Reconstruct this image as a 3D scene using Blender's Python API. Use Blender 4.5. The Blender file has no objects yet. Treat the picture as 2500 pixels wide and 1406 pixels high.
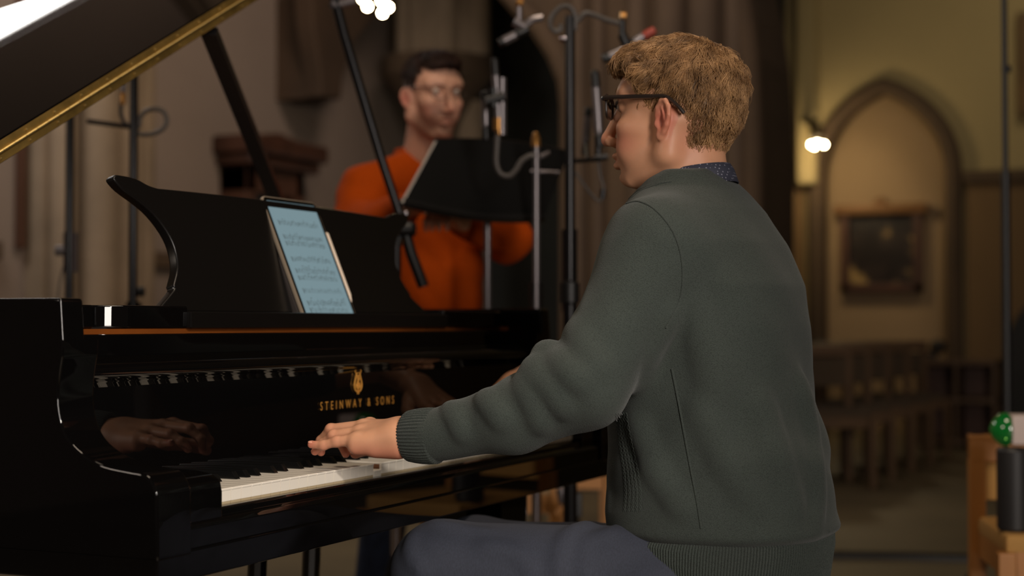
import bpy, bmesh, math, random
import numpy as np
from mathutils import Vector, Matrix, noise as mnoise
from mathutils.bvhtree import BVHTree
random.seed(7); rng = np.random.default_rng(7)
S = bpy.context.scene
COL = S.collection
V3 = lambda *a: np.array(a, dtype=float)

# ------------------------------------------------------------------ camera
FPX, YAW, PIT = 3759.0, math.radians(24.65), math.atan(87 / 3759.0)
CAM = V3(-1.646, -1.184, .945)
FH = V3(math.cos(YAW), math.sin(YAW), 0); RT = V3(math.sin(YAW), -math.cos(YAW), 0)
FW = FH * math.cos(PIT) + V3(0, 0, math.sin(PIT)); UP = -FH * math.sin(PIT) + V3(0, 0, math.cos(PIT))
def ray(px, py): return FW + RT * (px - 1250) / FPX - UP * (py - 703) / FPX
def at(px, py, dep): return CAM + ray(px, py) * dep              # photo point at a depth -> world
def on(px, py, ax, v):                                            # photo point on a world plane -> world
    d = ray(px, py); i = 'xyz'.index(ax); return CAM + d * (v - CAM[i]) / d[i]
cd = bpy.data.cameras.new('camera'); cam = bpy.data.objects.new('camera', cd); COL.objects.link(cam)
cam.location = CAM; cam.rotation_euler = (math.pi / 2 + PIT, 0, YAW - math.pi / 2)
cd.sensor_width = 36; cd.lens = 36 * FPX / 2500; cd.clip_start = .05; cd.clip_end = 200
cd.dof.use_dof = True; cd.dof.focus_distance = 2.16; cd.dof.aperture_fstop = 2.9
S.camera = cam
S.view_settings.view_transform = 'Standard'; S.view_settings.look = 'None'
S.view_settings.gamma = 1; S.view_settings.use_curve_mapping = False
S.view_settings.exposure = 0.0

# ------------------------------------------------------------------ world and large lights
w = bpy.data.worlds.new('world'); S.world = w; w.use_nodes = True
w.node_tree.nodes['Background'].inputs[0].default_value = (.95, .78, .6, 1)
w.node_tree.nodes['Background'].inputs[1].default_value = .03
def area(name, loc, to, sx, sy, power, col):
    l = bpy.data.lights.new(name, 'AREA'); l.shape = 'RECTANGLE'; l.size = sx; l.size_y = sy; l.energy = power; l.color = col
    o = bpy.data.objects.new(name, l); COL.objects.link(o); o.location = loc
    o.rotation_euler = (Vector(to) - Vector(loc)).to_track_quat('-Z', 'Y').to_euler(); return o
def point(name, loc, power, col, r=.05):
    l = bpy.data.lights.new(name, 'POINT'); l.energy = power; l.color = col; l.shadow_soft_size = r
    o = bpy.data.objects.new(name, l); COL.objects.link(o); o.location = loc; return o
area('studio_key', (-2.7, -3.3, 1.65), (.4, -.3, .95), .75, 1.7, 118, (1, .90, .82))
area('studio_top', (.3, -.3, 4.2), (.5, -.3, .8), 1.0, 1.0, 46, (1, .80, .60))
area('studio_fill', (-2.9, 2.3, 2.5), (.5, -.3, 1.2), .7, .7, 26, (1, .84, .70))
nw = area('nave_wash', (9.2, -.6, 5.6), (11.8, .3, 3.4), 1.4, 1.0, 11, (1, .82, .54)); nw.data.spread = math.radians(95)
aw = area('aisle_wash', (4.4, 1.0, 5.0), (6.6, 4.3, 1.9), 1.2, 1.2, 32, (1, .80, .66)); aw.data.spread = math.radians(120)
sl = bpy.data.lights.new('added_keyboard_spot', 'SPOT'); sl.energy = 240; sl.color = (1, .90, .80); sl.spot_size = math.radians(24); sl.spot_blend = .7; sl.shadow_soft_size = .09  # added spot with no visible fixture, brightens the keys and left hand
so = bpy.data.objects.new('added_keyboard_spot', sl); COL.objects.link(so); so.location = (-1.75, -2.5, 2.25); so.rotation_euler = (Vector((.22, .06, .74)) - Vector(so.location)).to_track_quat('-Z', 'Y').to_euler()
def softbox(name, a, b, v, w_, h_, power, col):
    """large soft light whose lower edge runs through a and b"""
    a, b, v = V3(*a), V3(*b), V3(*v); e = (b - a) / np.linalg.norm(b - a); v = v - e * (v @ e); v /= np.linalg.norm(v); n = np.cross(e, v); c = (a + b) / 2 + v * h_ / 2
    if n @ (V3(.8, 1, 1.5) - c) > 0: n = -n; e = -e
    o = area(name, c, c - n, w_, h_, power, col); o.matrix_world = Matrix(((e[0], v[0], n[0], c[0]), (e[1], v[1], n[1], c[1]), (e[2], v[2], n[2], c[2]), (0, 0, 0, 1))); return o
softbox('studio_tail', (2.659, 3.455, 3.36), (2.895, 3.38, 3.463), (.12, .215, .024), 1.1, .8, 34, (1, .95, .9))

# ------------------------------------------------------------------ materials
def lin(c): return tuple(((x / 255) / 12.92 if x / 255 <= .04045 else ((x / 255 + .055) / 1.055) ** 2.4) for x in c)
MATS = {}
def mat(name, col, rough=.6, metal=0., coat=0., spec=.5, var=0., vscale=8., bump=0., bscale=200., bdist=.001, emit=None, es=1., trans=0., sheen=0., stretch=None, detail=4.):
    """col is sRGB 0-255; var mixes in a darker/lighter noise; bump adds a noise relief"""
    if name in MATS: return MATS[name]
    m = bpy.data.materials.new(name); m.use_nodes = True; nt = m.node_tree; b = nt.nodes['Principled BSDF']
    c = lin(col); b.inputs['Base Color'].default_value = (*c, 1); b.inputs['Roughness'].default_value = rough
    b.inputs['Metallic'].default_value = metal; b.inputs['Coat Weight'].default_value = coat; b.inputs['Coat Roughness'].default_value = .02
    b.inputs['Specular IOR Level'].default_value = spec; b.inputs['Transmission Weight'].default_value = trans
    b.inputs['Sheen Weight'].default_value = sheen
    if emit: b.inputs['Emission Color'].default_value = (*lin(emit), 1); b.inputs['Emission Strength'].default_value = es
    tc = nt.nodes.new('ShaderNodeTexCoord'); mp = nt.nodes.new('ShaderNodeMapping'); nt.links.new(tc.outputs['Object'], mp.inputs[0])
    if stretch: mp.inputs['Scale'].default_value = stretch
    if var:
        n = nt.nodes.new('ShaderNodeTexNoise'); n.inputs['Scale'].default_value = vscale; n.inputs['Detail'].default_value = detail
        r = nt.nodes.new('ShaderNodeValToRGB'); nt.links.new(mp.outputs[0], n.inputs['Vector']); nt.links.new(n.outputs[0], r.inputs[0])
        r.color_ramp.elements[0].position = .3; r.color_ramp.elements[1].position = .7
        r.color_ramp.elements[0].color = (*[x * (1 - var) for x in c], 1); r.color_ramp.elements[1].color = (*[min(1, x * (1 + var)) for x in c], 1)
        nt.links.new(r.outputs[0], b.inputs['Base Color'])
    if bump:
        n = nt.nodes.new('ShaderNodeTexNoise'); n.inputs['Scale'].default_value = bscale; n.inputs['Detail'].default_value = 3
        u = nt.nodes.new('ShaderNodeBump'); u.inputs['Strength'].default_value = bump; u.inputs['Distance'].default_value = bdist
        nt.links.new(mp.outputs[0], n.inputs['Vector']); nt.links.new(n.outputs[0], u.inputs['Height']); nt.links.new(u.outputs[0], b.inputs['Normal'])
    MATS[name] = m; return m
M_BLACK = mat('black_lacquer', (7, 6, 6), .02, spec=.45)
M_SATIN = mat('black_satin', (30, 27, 27), .42, bump=.1, bscale=60)
M_DESK = mat('black_desk', (13, 11, 10), .33, spec=.28)
M_BRASS = mat('brass', (184, 150, 82), .5, metal=.85, var=.3, vscale=22, bump=.3, bscale=90, bdist=.0006)
M_GOLD = mat('gold_inlay', (224, 160, 74), .38, metal=.55, var=.1, vscale=60)
M_PLATE = mat('bronze_plate', (170, 120, 50), .4, metal=.8)
M_WHITE = mat('white_key', (232, 225, 212), .25, coat=.2)
M_KWOOD = mat('key_wood', (140, 92, 62), .6, var=.2, vscale=30)
M_EBONY = mat('black_key', (14, 14, 14), .22)
M_STRIP = mat('orange_strip', (104, 54, 16), .35, var=.25, vscale=7)
M_MIC = mat('stand_metal', (34, 33, 34), .3, metal=.6)
M_MBLK = mat('matte_black', (17, 16, 16), .45)
M_CHROME = mat('chrome', (178, 170, 176), .22, metal=1)
M_GREY = mat('grey_metal', (120, 114, 116), .35, metal=.7)
M_AMBER = mat('brass_fitting', (160, 114, 60), .3, metal=.7)
M_CABLE = mat('cable_rubber', (72, 66, 62), .5)
M_STONE = mat('stone', (126, 108, 88), .85, var=.22, vscale=2.2, bump=.4, bscale=14, bdist=.01)
M_STONE2 = mat('brown_stone', (74, 57, 40), .85, var=.25, vscale=1.6, bump=.4, bscale=14, bdist=.01)
M_WALL = mat('plaster', (128, 113, 102), .9, var=.08, vscale=.8, bump=.2, bscale=20, bdist=.004)
M_WALL2 = mat('ochre_plaster', (150, 134, 96), .9, var=.1, vscale=.6, bump=.2, bscale=20, bdist=.004)
M_NICHE = mat('niche_plaster', (156, 130, 98), .9, var=.07, vscale=.8)
M_DADO = mat('brown_panelling', (96, 72, 40), .7, var=.3, vscale=1.5, stretch=(1, 1, .2))
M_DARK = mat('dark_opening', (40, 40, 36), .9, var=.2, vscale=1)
M_WOOD = mat('pine_wood', (168, 112, 54), .5, var=.15, vscale=5, stretch=(1, 1, .15))
M_WOODD = mat('dark_wood', (74, 44, 28), .5, var=.3, vscale=4, stretch=(1, 1, .2))
M_GLOBE = mat('lamp_glass', (255, 240, 210), .3, emit=(255, 226, 170), es=110)
M_BROWN = mat('dark_brown_stone', (64, 46, 30), .85, var=.25, vscale=2)

# ------------------------------------------------------------------ building helpers
WL = {}
def wl(o):
    p = V3(0, 0, 0)
    while o is not None:
        p = p + np.array(o.location); o = o.parent
    return p
def tag(o, label=None, cat=None, group=None, kind=None):
    if label: o['label'] = label
    if cat: o['category'] = cat
    if group: o['group'] = group
    if kind: o['kind'] = kind
    return o
def thing(name, loc, label, cat, group=None):
    o = bpy.data.objects.new(name, None); COL.objects.link(o); o.location = loc; o.empty_display_size = .05
    return tag(o, label, cat, group)
def mesh(name, vs, fs, m, parent=None, smooth=True, origin=None, flat_angle=None):
    """link one mesh; vs are WORLD coordinates, made local to the parent"""
    vs = np.asarray(vs, dtype=float)
    o = bpy.data.objects.new(name, bpy.data.meshes.new(name)); COL.objects.link(o)
    if parent is not None:
        o.parent = parent; vs = vs - wl(parent)
    elif origin is not None:
        o.location = origin; vs = vs - np.asarray(origin)
    o.data.from_pydata(vs.tolist(), [], fs if isinstance(fs, list) else fs.tolist())
    for mm in (m if isinstance(m, (list, tuple)) else [m]): o.data.materials.append(mm)
    if smooth:
        o.data.shade_smooth() if hasattr(o.data, 'shade_smooth') else None
        if flat_angle is not None:
            try: o.data.set_sharp_from_angle(angle=math.radians(flat_angle))
            except Exception: pass
    o.data.update(); return o
class MB:
    """collects shapes of ONE part"""
    def __init__(s): s.v = []; s.f = []; s.n = 0
    def add(s, vs, fs):
        s.v.extend([tuple(map(float, v)) for v in vs]); s.f.extend([[i + s.n for i in f] for f in fs]); s.n = len(s.v); return s
    def box(s, lo, hi, bev=0.):
        lo = np.minimum(lo, hi).astype(float), np.maximum(lo, hi).astype(float); a, b = lo
        if bev <= 0:
            vs = [(x, y, z) for x in (a[0], b[0]) for y in (a[1], b[1]) for z in (a[2], b[2])]
            return s.add(vs, [(0, 1, 3, 2), (4, 6, 7, 5), (0, 4, 5, 1), (2, 3, 7, 6), (0, 2, 6, 4), (1, 5, 7, 3)])
        bm = bmesh.new(); bmesh.ops.create_cube(bm, size=1)
        for v in bm.verts: v.co = Vector([a[i] + (v.co[i] + .5) * (b[i] - a[i]) for i in range(3)])
        bmesh.ops.bevel(bm, geom=bm.edges[:], offset=bev, segments=2, affect='EDGES', profile=.5)
        return s.bm(bm)
    def bm(s, bm):
        bm.verts.index_update(); vs = [tuple(v.co) for v in bm.verts]; fs = [[v.index for v in f.verts] for f in bm.faces]; bm.free(); return s.add(vs, fs)
    def obox(s, c, ax, ay, az, h, bev=0.):
        """box centred at c with axes and half sizes h"""
        t = MB().box((-h[0], -h[1], -h[2]), h, bev); R = np.array([ax, ay, az]).T
        return s.add([np.asarray(c) + R @ np.array(v) for v in t.v], t.f)
    def prism(s, pts, ax, a, b, bev=0., seg=3, skip=None):
        """extrude the polygon pts (the two other axes in order) along axis ax from a to b"""
        i = 'xyz'.index(ax); o = [j for j in range(3) if j != i]; bm = bmesh.new(); vs = []
        for p in pts:
            q = [0, 0, 0]; q[i] = a; q[o[0]], q[o[1]] = p; vs.append(bm.verts.new(q))
        f = bm.faces.new(vs); r = bmesh.ops.extrude_face_region(bm, geom=[f])
        for v in r['geom']:
            if isinstance(v, bmesh.types.BMVert): v.co[i] = b
        bmesh.ops.recalc_face_normals(bm, faces=bm.faces[:])
        if bev: bmesh.ops.bevel(bm, geom=[e for e in bm.edges if e.calc_face_angle(0) > .35 and not (skip and skip(e))], offset=bev, segments=seg, affect='EDGES', profile=.5)
        return s.bm(bm)
    def tube(s, pts, r, n=10, caps=True, closed=False):
        P = [np.asarray(p, float) for p in pts]; k = len(P); rr = r if hasattr(r, '__len__') else [r] * k
        T = [(P[(i + 1) % k] - P[i - 1]) if closed else (P[min(i + 1, k - 1)] - P[max(i - 1, 0)]) for i in range(k)]
        T = [t / (np.linalg.norm(t) + 1e-12) for t in T]
        a = np.cross(T[0], [0, 0, 1.]);  a = np.cross(T[0], [1., 0, 0]) if np.linalg.norm(a) < .1 else a; a /= np.linalg.norm(a)
        vs = []
        for i in range(k):
            a = a - T[i] * a.dot(T[i]); a /= np.linalg.norm(a) + 1e-12; b = np.cross(T[i], a)
            for j in range(n):
                t = 2 * math.pi * j / n; vs.append(P[i] + rr[i] * (math.cos(t) * a + math.sin(t) * b))
        fs = [(i * n + j, i * n + (j + 1) % n, ((i + 1) % k) * n + (j + 1) % n, ((i + 1) % k) * n + j) for i in range(k if closed else k - 1) for j in range(n)]
        if caps and not closed: fs += [tuple(range(n))[::-1], tuple((k - 1) * n + j for j in range(n))]
        return s.add(vs, fs)
    def rod(s, a, b, r, r2=None, n=12): return s.tube([a, b], [r, r if r2 is None else r2], n)
    def lathe(s, c, prof, n=24, ax=(0, 0, 1)):
        """profile [(radius, height)] about axis ax through c"""
        ax = np.asarray(ax, float); ax /= np.linalg.norm(ax); a = np.cross(ax, [1., 0, 0]); a = np.cross(ax, [0, 1., 0]) if np.linalg.norm(a) < .1 else a
        a /= np.linalg.norm(a); b = np.cross(ax, a); c = np.asarray(c, float)
        vs = [c + ax * h + r * (math.cos(2 * math.pi * j / n) * a + math.sin(2 * math.pi * j / n) * b) for r, h in prof for j in range(n)]
        k = len(prof); fs = [(i * n + j, i * n + (j + 1) % n, (i + 1) * n + (j + 1) % n, (i + 1) * n + j) for i in range(k - 1) for j in range(n)]
        fs += [tuple(range(n))[::-1], tuple((k - 1) * n + j for j in range(n))]
        return s.add(vs, fs)
    def ball(s, c, r, n=16):
        r = np.array([r] * 3 if not hasattr(r, '__len__') else r, float); m = n // 2
        vs = [np.asarray(c) + r * V3(math.sin(math.pi * i / m) * math.cos(2 * math.pi * j / n), math.sin(math.pi * i / m) * math.sin(2 * math.pi * j / n), math.cos(math.pi * i / m)) for i in range(1, m) for j in range(n)]
        fs = [(i * n + j, (i + 1) * n + j, (i + 1) * n + (j + 1) % n, i * n + (j + 1) % n) for i in range(m - 2) for j in range(n)]
        t = len(vs); vs += [np.asarray(c) + r * V3(0, 0, 1), np.asarray(c) - r * V3(0, 0, 1)]
        fs += [(t, j, (j + 1) % n) for j in range(n)] + [(t + 1, (m - 2) * n + (j + 1) % n, (m - 2) * n + j) for j in range(n)]
        return s.add(vs, fs)
    def build(s, name, m, parent=None, smooth=True, origin=None, ang=35, wn=True):
        o = mesh(name, s.v, s.f, m, parent, smooth, origin, ang)
        if smooth and wn and len(s.v) < 4000: w_ = o.modifiers.new('normals', 'WEIGHTED_NORMAL'); w_.keep_sharp = True; w_.weight = 80
        return o
def spline(pts, n=8, closed=False):
    P = [np.asarray(p, float) for p in pts]; k = len(P); out = []
    for i in range(k if closed else k - 1):
        p0, p1, p2, p3 = (P[(i - 1) % k] if closed or i > 0 else P[0]), P[i], P[(i + 1) % k], (P[(i + 2) % k] if closed or i + 2 < k else P[-1])
        for j in range(n):
            t = j / n; out.append(.5 * ((2 * p1) + (p2 - p0) * t + (2 * p0 - 5 * p1 + 4 * p2 - p3) * t * t + (3 * p1 - p0 - 3 * p2 + p3) * t ** 3))
    if not closed: out.append(P[-1])
    return out
def copy_tree(o, parent=None):
    c = o.copy(); COL.objects.link(c); c.parent = parent
    for ch in list(o.children): copy_tree(ch, c)
    return c

# ------------------------------------------------------------------ implicit-surface sculpting
class Field:
    def __init__(s, lo, hi, h):
        s.lo = np.array(lo, float); s.h = h; s.n = np.ceil((np.array(hi) - s.lo) / h).astype(int) + 1
        s.ax = [(s.lo[i] + h * np.arange(s.n[i])).astype(np.float32) for i in range(3)]
        s.d = np.full(s.n, 1., np.float32)
    def sub(s, lo, hi):
        a = np.clip(((np.array(lo) - s.lo) / s.h).astype(int), 0, s.n); b = np.clip(((np.array(hi) - s.lo) / s.h).astype(int) + 2, 0, s.n)
        sl = tuple(slice(a[i], b[i]) for i in range(3))
        return sl, s.ax[0][sl[0]][:, None, None], s.ax[1][sl[1]][None, :, None], s.ax[2][sl[2]][None, None, :]
    def put(s, fn, lo, hi, k, op):
        p = k + 4 * s.h; sl, X, Y, Z = s.sub(np.array(lo) - p, np.array(hi) + p); D = s.d[sl]
        if D.size == 0: return s
        d = fn(X, Y, Z).astype(np.float32)
        if op == 'add':
            hh = np.clip(.5 + .5 * (D - d) / k, 0, 1); s.d[sl] = D * (1 - hh) + d * hh - k * hh * (1 - hh)
        else:
            hh = np.clip(.5 - .5 * (D + d) / k, 0, 1); s.d[sl] = D * (1 - hh) + (-d) * hh + k * hh * (1 - hh)
        return s
    def cone(s, a, b, ra, rb=None, k=.01, op='add'):
        a = np.array(a, float); b = np.array(b, float); rb = ra if rb is None else rb; ab = b - a; L = ab @ ab + 1e-12
        def fn(X, Y, Z):
            t = np.clip(((X - a[0]) * ab[0] + (Y - a[1]) * ab[1] + (Z - a[2]) * ab[2]) / L, 0, 1)
            return np.sqrt((X - a[0] - t * ab[0]) ** 2 + (Y - a[1] - t * ab[1]) ** 2 + (Z - a[2] - t * ab[2]) ** 2) - (ra + (rb - ra) * t)
        r = max(ra, rb); return s.put(fn, np.minimum(a, b) - r, np.maximum(a, b) + r, k, op)
    def ell(s, c, r, k=.01, op='add', R=None):
        c = np.array(c, float); r = np.array(r, float); R = np.eye(3) if R is None else np.array(R)   # rows = local axes
        def fn(X, Y, Z):
            x, y, z = X - c[0], Y - c[1], Z - c[2]; q = [R[i][0] * x + R[i][1] * y + R[i][2] * z for i in range(3)]
            k0 = np.sqrt(sum((q[i] / r[i]) ** 2 for i in range(3))); k1 = np.sqrt(sum((q[i] / r[i] ** 2) ** 2 for i in range(3))) + 1e-6
            return k0 * (k0 - 1) / k1
        m = r.max(); return s.put(fn, c - m, c + m, k, op)
    def chain(s, pts, rs, k=.004):
        for i in range(len(pts) - 1): s.cone(pts[i], pts[i + 1], rs[i], rs[i + 1], k)
        return s
    def loft(s, secs, k=.01, e=2.3):
        """sections (z, cx, cy, rx, ry) of upright superellipses"""
        A = np.array(sorted(secs)); z0, z1 = A[0, 0], A[-1, 0]
        def fn(X, Y, Z):
            q = [np.interp(Z, A[:, 0], A[:, i]) for i in (1, 2, 3, 4)]
            rho = (np.abs((X - q[0]) / q[2]) ** e + np.abs((Y - q[1]) / q[3]) ** e) ** (1 / e)
            d = (rho - 1) * np.minimum(q[2], q[3]); return np.maximum(d, np.maximum(z0 - Z, Z - z1))
        return s.put(fn, (A[:, 1].min() - A[:, 3].max(), A[:, 2].min() - A[:, 4].max(), z0), (A[:, 1].max() + A[:, 3].max(), A[:, 2].max() + A[:, 4].max(), z1), k, 'add')
    def warp(s, fn):
        """add fn(X,Y,Z) to the distance near the surface"""
        X, Y, Z = s.ax[0][:, None, None], s.ax[1][None, :, None], s.ax[2][None, None, :]; s.d += fn(X, Y, Z).astype(np.float32); return s
    def net(s, smooth=1):
        D = s.d; neg = D < 0; nx, ny, nz = D.shape; cnt = np.zeros((nx - 1, ny - 1, nz - 1), np.uint8)
        for i in (0, 1):
            for j in (0, 1):
                for k in (0, 1): cnt += neg[i:nx - 1 + i, j:ny - 1 + j, k:nz - 1 + k]
        I = np.argwhere((cnt > 0) & (cnt < 8)); ids = -np.ones(cnt.shape, np.int32); ids[tuple(I.T)] = np.arange(len(I))
        acc = np.zeros((len(I), 3)); num = np.zeros(len(I)); C = [(i, j, k) for i in (0, 1) for j in (0, 1) for k in (0, 1)]
        val = {c: D[I[:, 0] + c[0], I[:, 1] + c[1], I[:, 2] + c[2]] for c in C}
        for c in C:
            for a in range(3):
                if c[a] == 0:
                    e = list(c); e[a] = 1; e = tuple(e); u, v = val[c], val[e]; m = (u < 0) != (v < 0); t = np.where(m, u / np.where(m, u - v, 1), 0)
                    p = np.tile(np.array(c, float), (len(I), 1)); p[:, a] = t; acc[m] += p[m]; num[m] += 1
        P = (I + acc / num[:, None]); F = []
        for a in range(3):
            b, c = (a + 1) % 3, (a + 2) % 3; sa = [slice(None)] * 3; sb = [slice(None)] * 3
            sa[a] = slice(0, -1); sb[a] = slice(1, None); x = neg[tuple(sa)] != neg[tuple(sb)]; s0 = neg[tuple(sa)]; J = np.argwhere(x)
            J = J[(J[:, b] > 0) & (J[:, c] > 0) & (J[:, b] < D.shape[b] - 1) & (J[:, c] < D.shape[c] - 1)]; sg = s0[tuple(J.T)]
            q = []
            for db, dc in ((1, 1), (0, 1), (0, 0), (1, 0)):
                K = J.copy(); K[:, b] -= db; K[:, c] -= dc; q.append(ids[tuple(K.T)])
            q = np.stack(q, 1); q[~sg] = q[~sg][:, ::-1]; F.append(q)
        F = np.concatenate(F); F = F[(F >= 0).all(1)]; V = s.lo + P * s.h
        for _ in range(smooth):
            a2 = np.zeros_like(V); n2 = np.zeros(len(V))
            for i in range(4):
                for j in ((i + 1) % 4, (i - 1) % 4): np.add.at(a2, F[:, i], V[F[:, j]]); np.add.at(n2, F[:, i], 1)
            V = V * .5 + .5 * a2 / np.maximum(n2, 1)[:, None]
        return V, F
def vnormals(V, F):
    n = np.cross(V[F[:, 2]] - V[F[:, 0]], V[F[:, 3]] - V[F[:, 1]]); N = np.zeros_like(V)
    for i in range(4): np.add.at(N, F[:, i], n)
    return N / (np.linalg.norm(N, axis=1)[:, None] + 1e-12)
def fattr(o, name, vals):
    a = o.data.attributes.new(name, 'FLOAT', 'POINT'); a.data.foreach_set('value', np.asarray(vals, np.float32))
def smoothstep(a, b, x): t = np.clip((x - a) / (b - a), 0, 1); return t * t * (3 - 2 * t)
# ------------------------------------------------------------------ the church shell
def struct(name, mb, m, ang=35, smooth=True): o = mb.build(name, m, None, smooth, None, ang); o['kind'] = 'structure'; return o
WY, EX, AX = 4.3, 11.8, 6.5         # left wall plane, end wall plane, arch wall plane
f = MB().box((-6, -9, -.2), (EX + .5, WY + .3, 0)); struct('floor', f, mat('floor_stone', (96, 84, 62), .55, var=.35, vscale=.9), smooth=False)
f = MB().box((-6, WY, 0), (EX + .5, WY + .4, 9)); struct('wall_left', f, M_WALL, smooth=False)
f = MB()
nx0, nx1 = on(1995, 700, 'x', EX)[1], on(2332, 700, 'x', EX)[1]       # niche jambs (y decreases to the right)
zs, za = on(2100, 430, 'x', EX)[2], on(2150, 212, 'x', EX)[2]
def gothic(y0, y1, zs, za, n=14, R=1.55):
    """pointed arch head from (y0,zs) over the apex to (y1,zs): two circular arcs"""
    h = (y1 - y0) / 2; top = math.sqrt(R * R - (R - 1) ** 2); us = np.linspace(0, 1, n) ** 1.6
    L = [(y0 + h * u, zs + (za - zs) * math.sqrt(R * R - (R - u) ** 2) / top) for u in us]
    return L + [(y1 - h * u, zs + (za - zs) * math.sqrt(R * R - (R - u) ** 2) / top) for u in us[::-1]][1:]
arc = gothic(nx0, nx1, zs, za)
outer = [(WY + .3, 0), (WY + .3, 9), (-9, 9), (-9, 0), (nx1, 0)] + arc[::-1] + [(nx0, 0)]
f.prism(outer, 'x', EX, EX + .5); struct('wall_end', f, M_WALL2, smooth=False)
f = MB().box((EX + .28, nx1 - .3, 0), (EX + .5, nx0 + .3, za + .4)); struct('niche_back', f, M_NICHE, smooth=False); bpy.data.objects['niche_back'].name = 'wall_niche'
# moulding round the niche
f = MB(); path = [V3(EX - .03, nx0, 0)] + [V3(EX - .03, y, z) for y, z in arc] + [V3(EX - .03, nx1, 0)]
f.tube(path, .075, 8); f.tube([p + V3(.16, 0, 0) for p in path], .06, 8); struct('trim_niche', f, M_STONE2)
# string course and brown panelling on the right of the niche
zc = on(2400, 432, 'x', EX)[2]
f = MB().box((EX - .1, -9, zc - .06), (EX + .01, nx1 - .08, zc + .05), .02); struct('trim_string_course', f, M_STONE2)
f = MB().box((EX - .05, -9, 0), (EX + .01, nx1 - .1, zc - .06)); struct('wall_panelling', f, M_DADO, smooth=False)
f = MB().box((EX - .05, nx0 + .1, 0), (EX + .01, nx0 + 1.2, on(1960, 452, 'x', EX)[2])); struct('wall_panelling_left', f, M_DADO, smooth=False)
# dark doorway at the right edge
y0, zt = on(2466, 800, 'x', EX)[1], on(2480, 690, 'x', EX)[2]
f = MB().prism([(y0, 0)] + gothic(y0, y0 - 1.0, zt - .5, zt) + [(y0 - 1.0, 0)], 'x', EX - .09, EX - .04)
struct('door_1', f, mat('door_black', (12, 9, 7), .6), smooth=False)
# arch wall: narrow pointed arch on the left, broad pier with rolls, outer edge curving left towards the top
yo = lambda px, py: on(px, py, 'x', AX)[1:]
ye = lambda px, py: on(px, py, 'x', AX + .7)[1:]
edge = [ye(1938, 1000), ye(1938, 420), ye(1935, 300), ye(1929, 180), ye(1915, 80), ye(1893, -20), ye(1830, -160), ye(1700, -330)]
inner = [yo(1375, 1200), yo(1375, 260), yo(1368, 200), yo(1340, 130), yo(1300, 70), yo(1245, 10), yo(1190, -50), yo(1186, -330)]
poly = [(inner[0][0], 0)] + [tuple(p) for p in inner[1:]] + [(WY, inner[-1][1]), (WY, 6.5), (edge[-1][0], 6.5)] + [tuple(p) for p in edge[::-1][:-1]] + [(edge[0][0], 0)]
f = MB().prism(poly, 'x', AX, AX + .7); struct('wall_arch', f, M_STONE2, smooth=False)
f = MB()
for px, r in ((1415, .05), (1465, .035), (1560, .06), (1640, .09), (1725, .09), (1800, .06)):
    y = on(px, 700, 'x', AX)[1]; f.tube([(AX - .02, y, 0), (AX - .02, y, 5.2)], r, 14)
struct('trim_pier_shafts', f, mat('shaft_stone', (82, 66, 52), .85, var=.2, vscale=2))
f = MB().tube([V3(AX - .02, p[0] - .05, p[1]) for p in inner] , .06, 10); struct('trim_arch_moulding', f, M_STONE2)
f = MB().tube([V3(AX - .02, p[0] + .04, p[1]) for p in edge], .06, 10); struct('trim_arch_edge', f, M_STONE2)
f = MB().box((AX + 2.2, on(1900, 500, 'x', AX + 2.2)[1], 0), (AX + 2.4, WY, 6)); struct('wall_passage', f, M_DARK, smooth=False); point('added_passage_light', (AX + 1.8, 2.5, 1.5), 3, (1, .95, .8), .2)  # added lamp without a visible source, lifts the wall behind the arch
f = MB().box((-6, -9, 9), (EX + .5, WY + .4, 9.2)); struct('ceiling', f, M_BROWN, smooth=False)
# pier with corbelled capital in front of the left wall
YC = 3.85
DP = 10.7; q0 = at(1068, 178, DP); zcap = q0[2]
f = MB()
for px, r in ((985, .055), (1022, .09), (1085, .12), (1130, .06), (1165, .09)):
    q = at(px, 100, DP); f.tube([(q[0], q[1], zcap), (q[0], q[1], 7.5)], r, 20)
f.lathe((q0[0] + .15, q0[1] + .07, zcap), [(.27, 0), (.27, 4.5)], 16); struct('trim_pier', f, M_STONE)
f = MB().lathe((q0[0], q0[1], zcap - .33), [(.12, -.12), (.16, -.06), (.22, .05), (.29, .18), (.37, .27), (.39, .31), (.39, .42)], 28); struct('trim_capital', f, M_STONE2)
q = at(1146, 300, DP); f = MB().lathe((q[0], q[1], 0), [(.10, 0), (.10, zcap - .2)], 24); struct('trim_column', f, M_STONE)
# corbel and springing rib
f = MB(); c = lambda px, py: on(px, py, 'y', WY - .3)[0::2]
f.prism([c(745, -60), c(752, 60), c(762, 130), c(770, 185), c(772, 238), c(822, 244), c(826, 190), c(850, 110), c(905, 40), c(985, -60)], 'y', WY - .34, WY - .20, .02).box((on(772, 200, 'y', WY - .3)[0], WY - .22, on(772, 238, 'y', WY - .3)[2]), (on(822, 200, 'y', WY - .3)[0], WY, 4.6))
struct('trim_corbel', f, M_BROWN)
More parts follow.
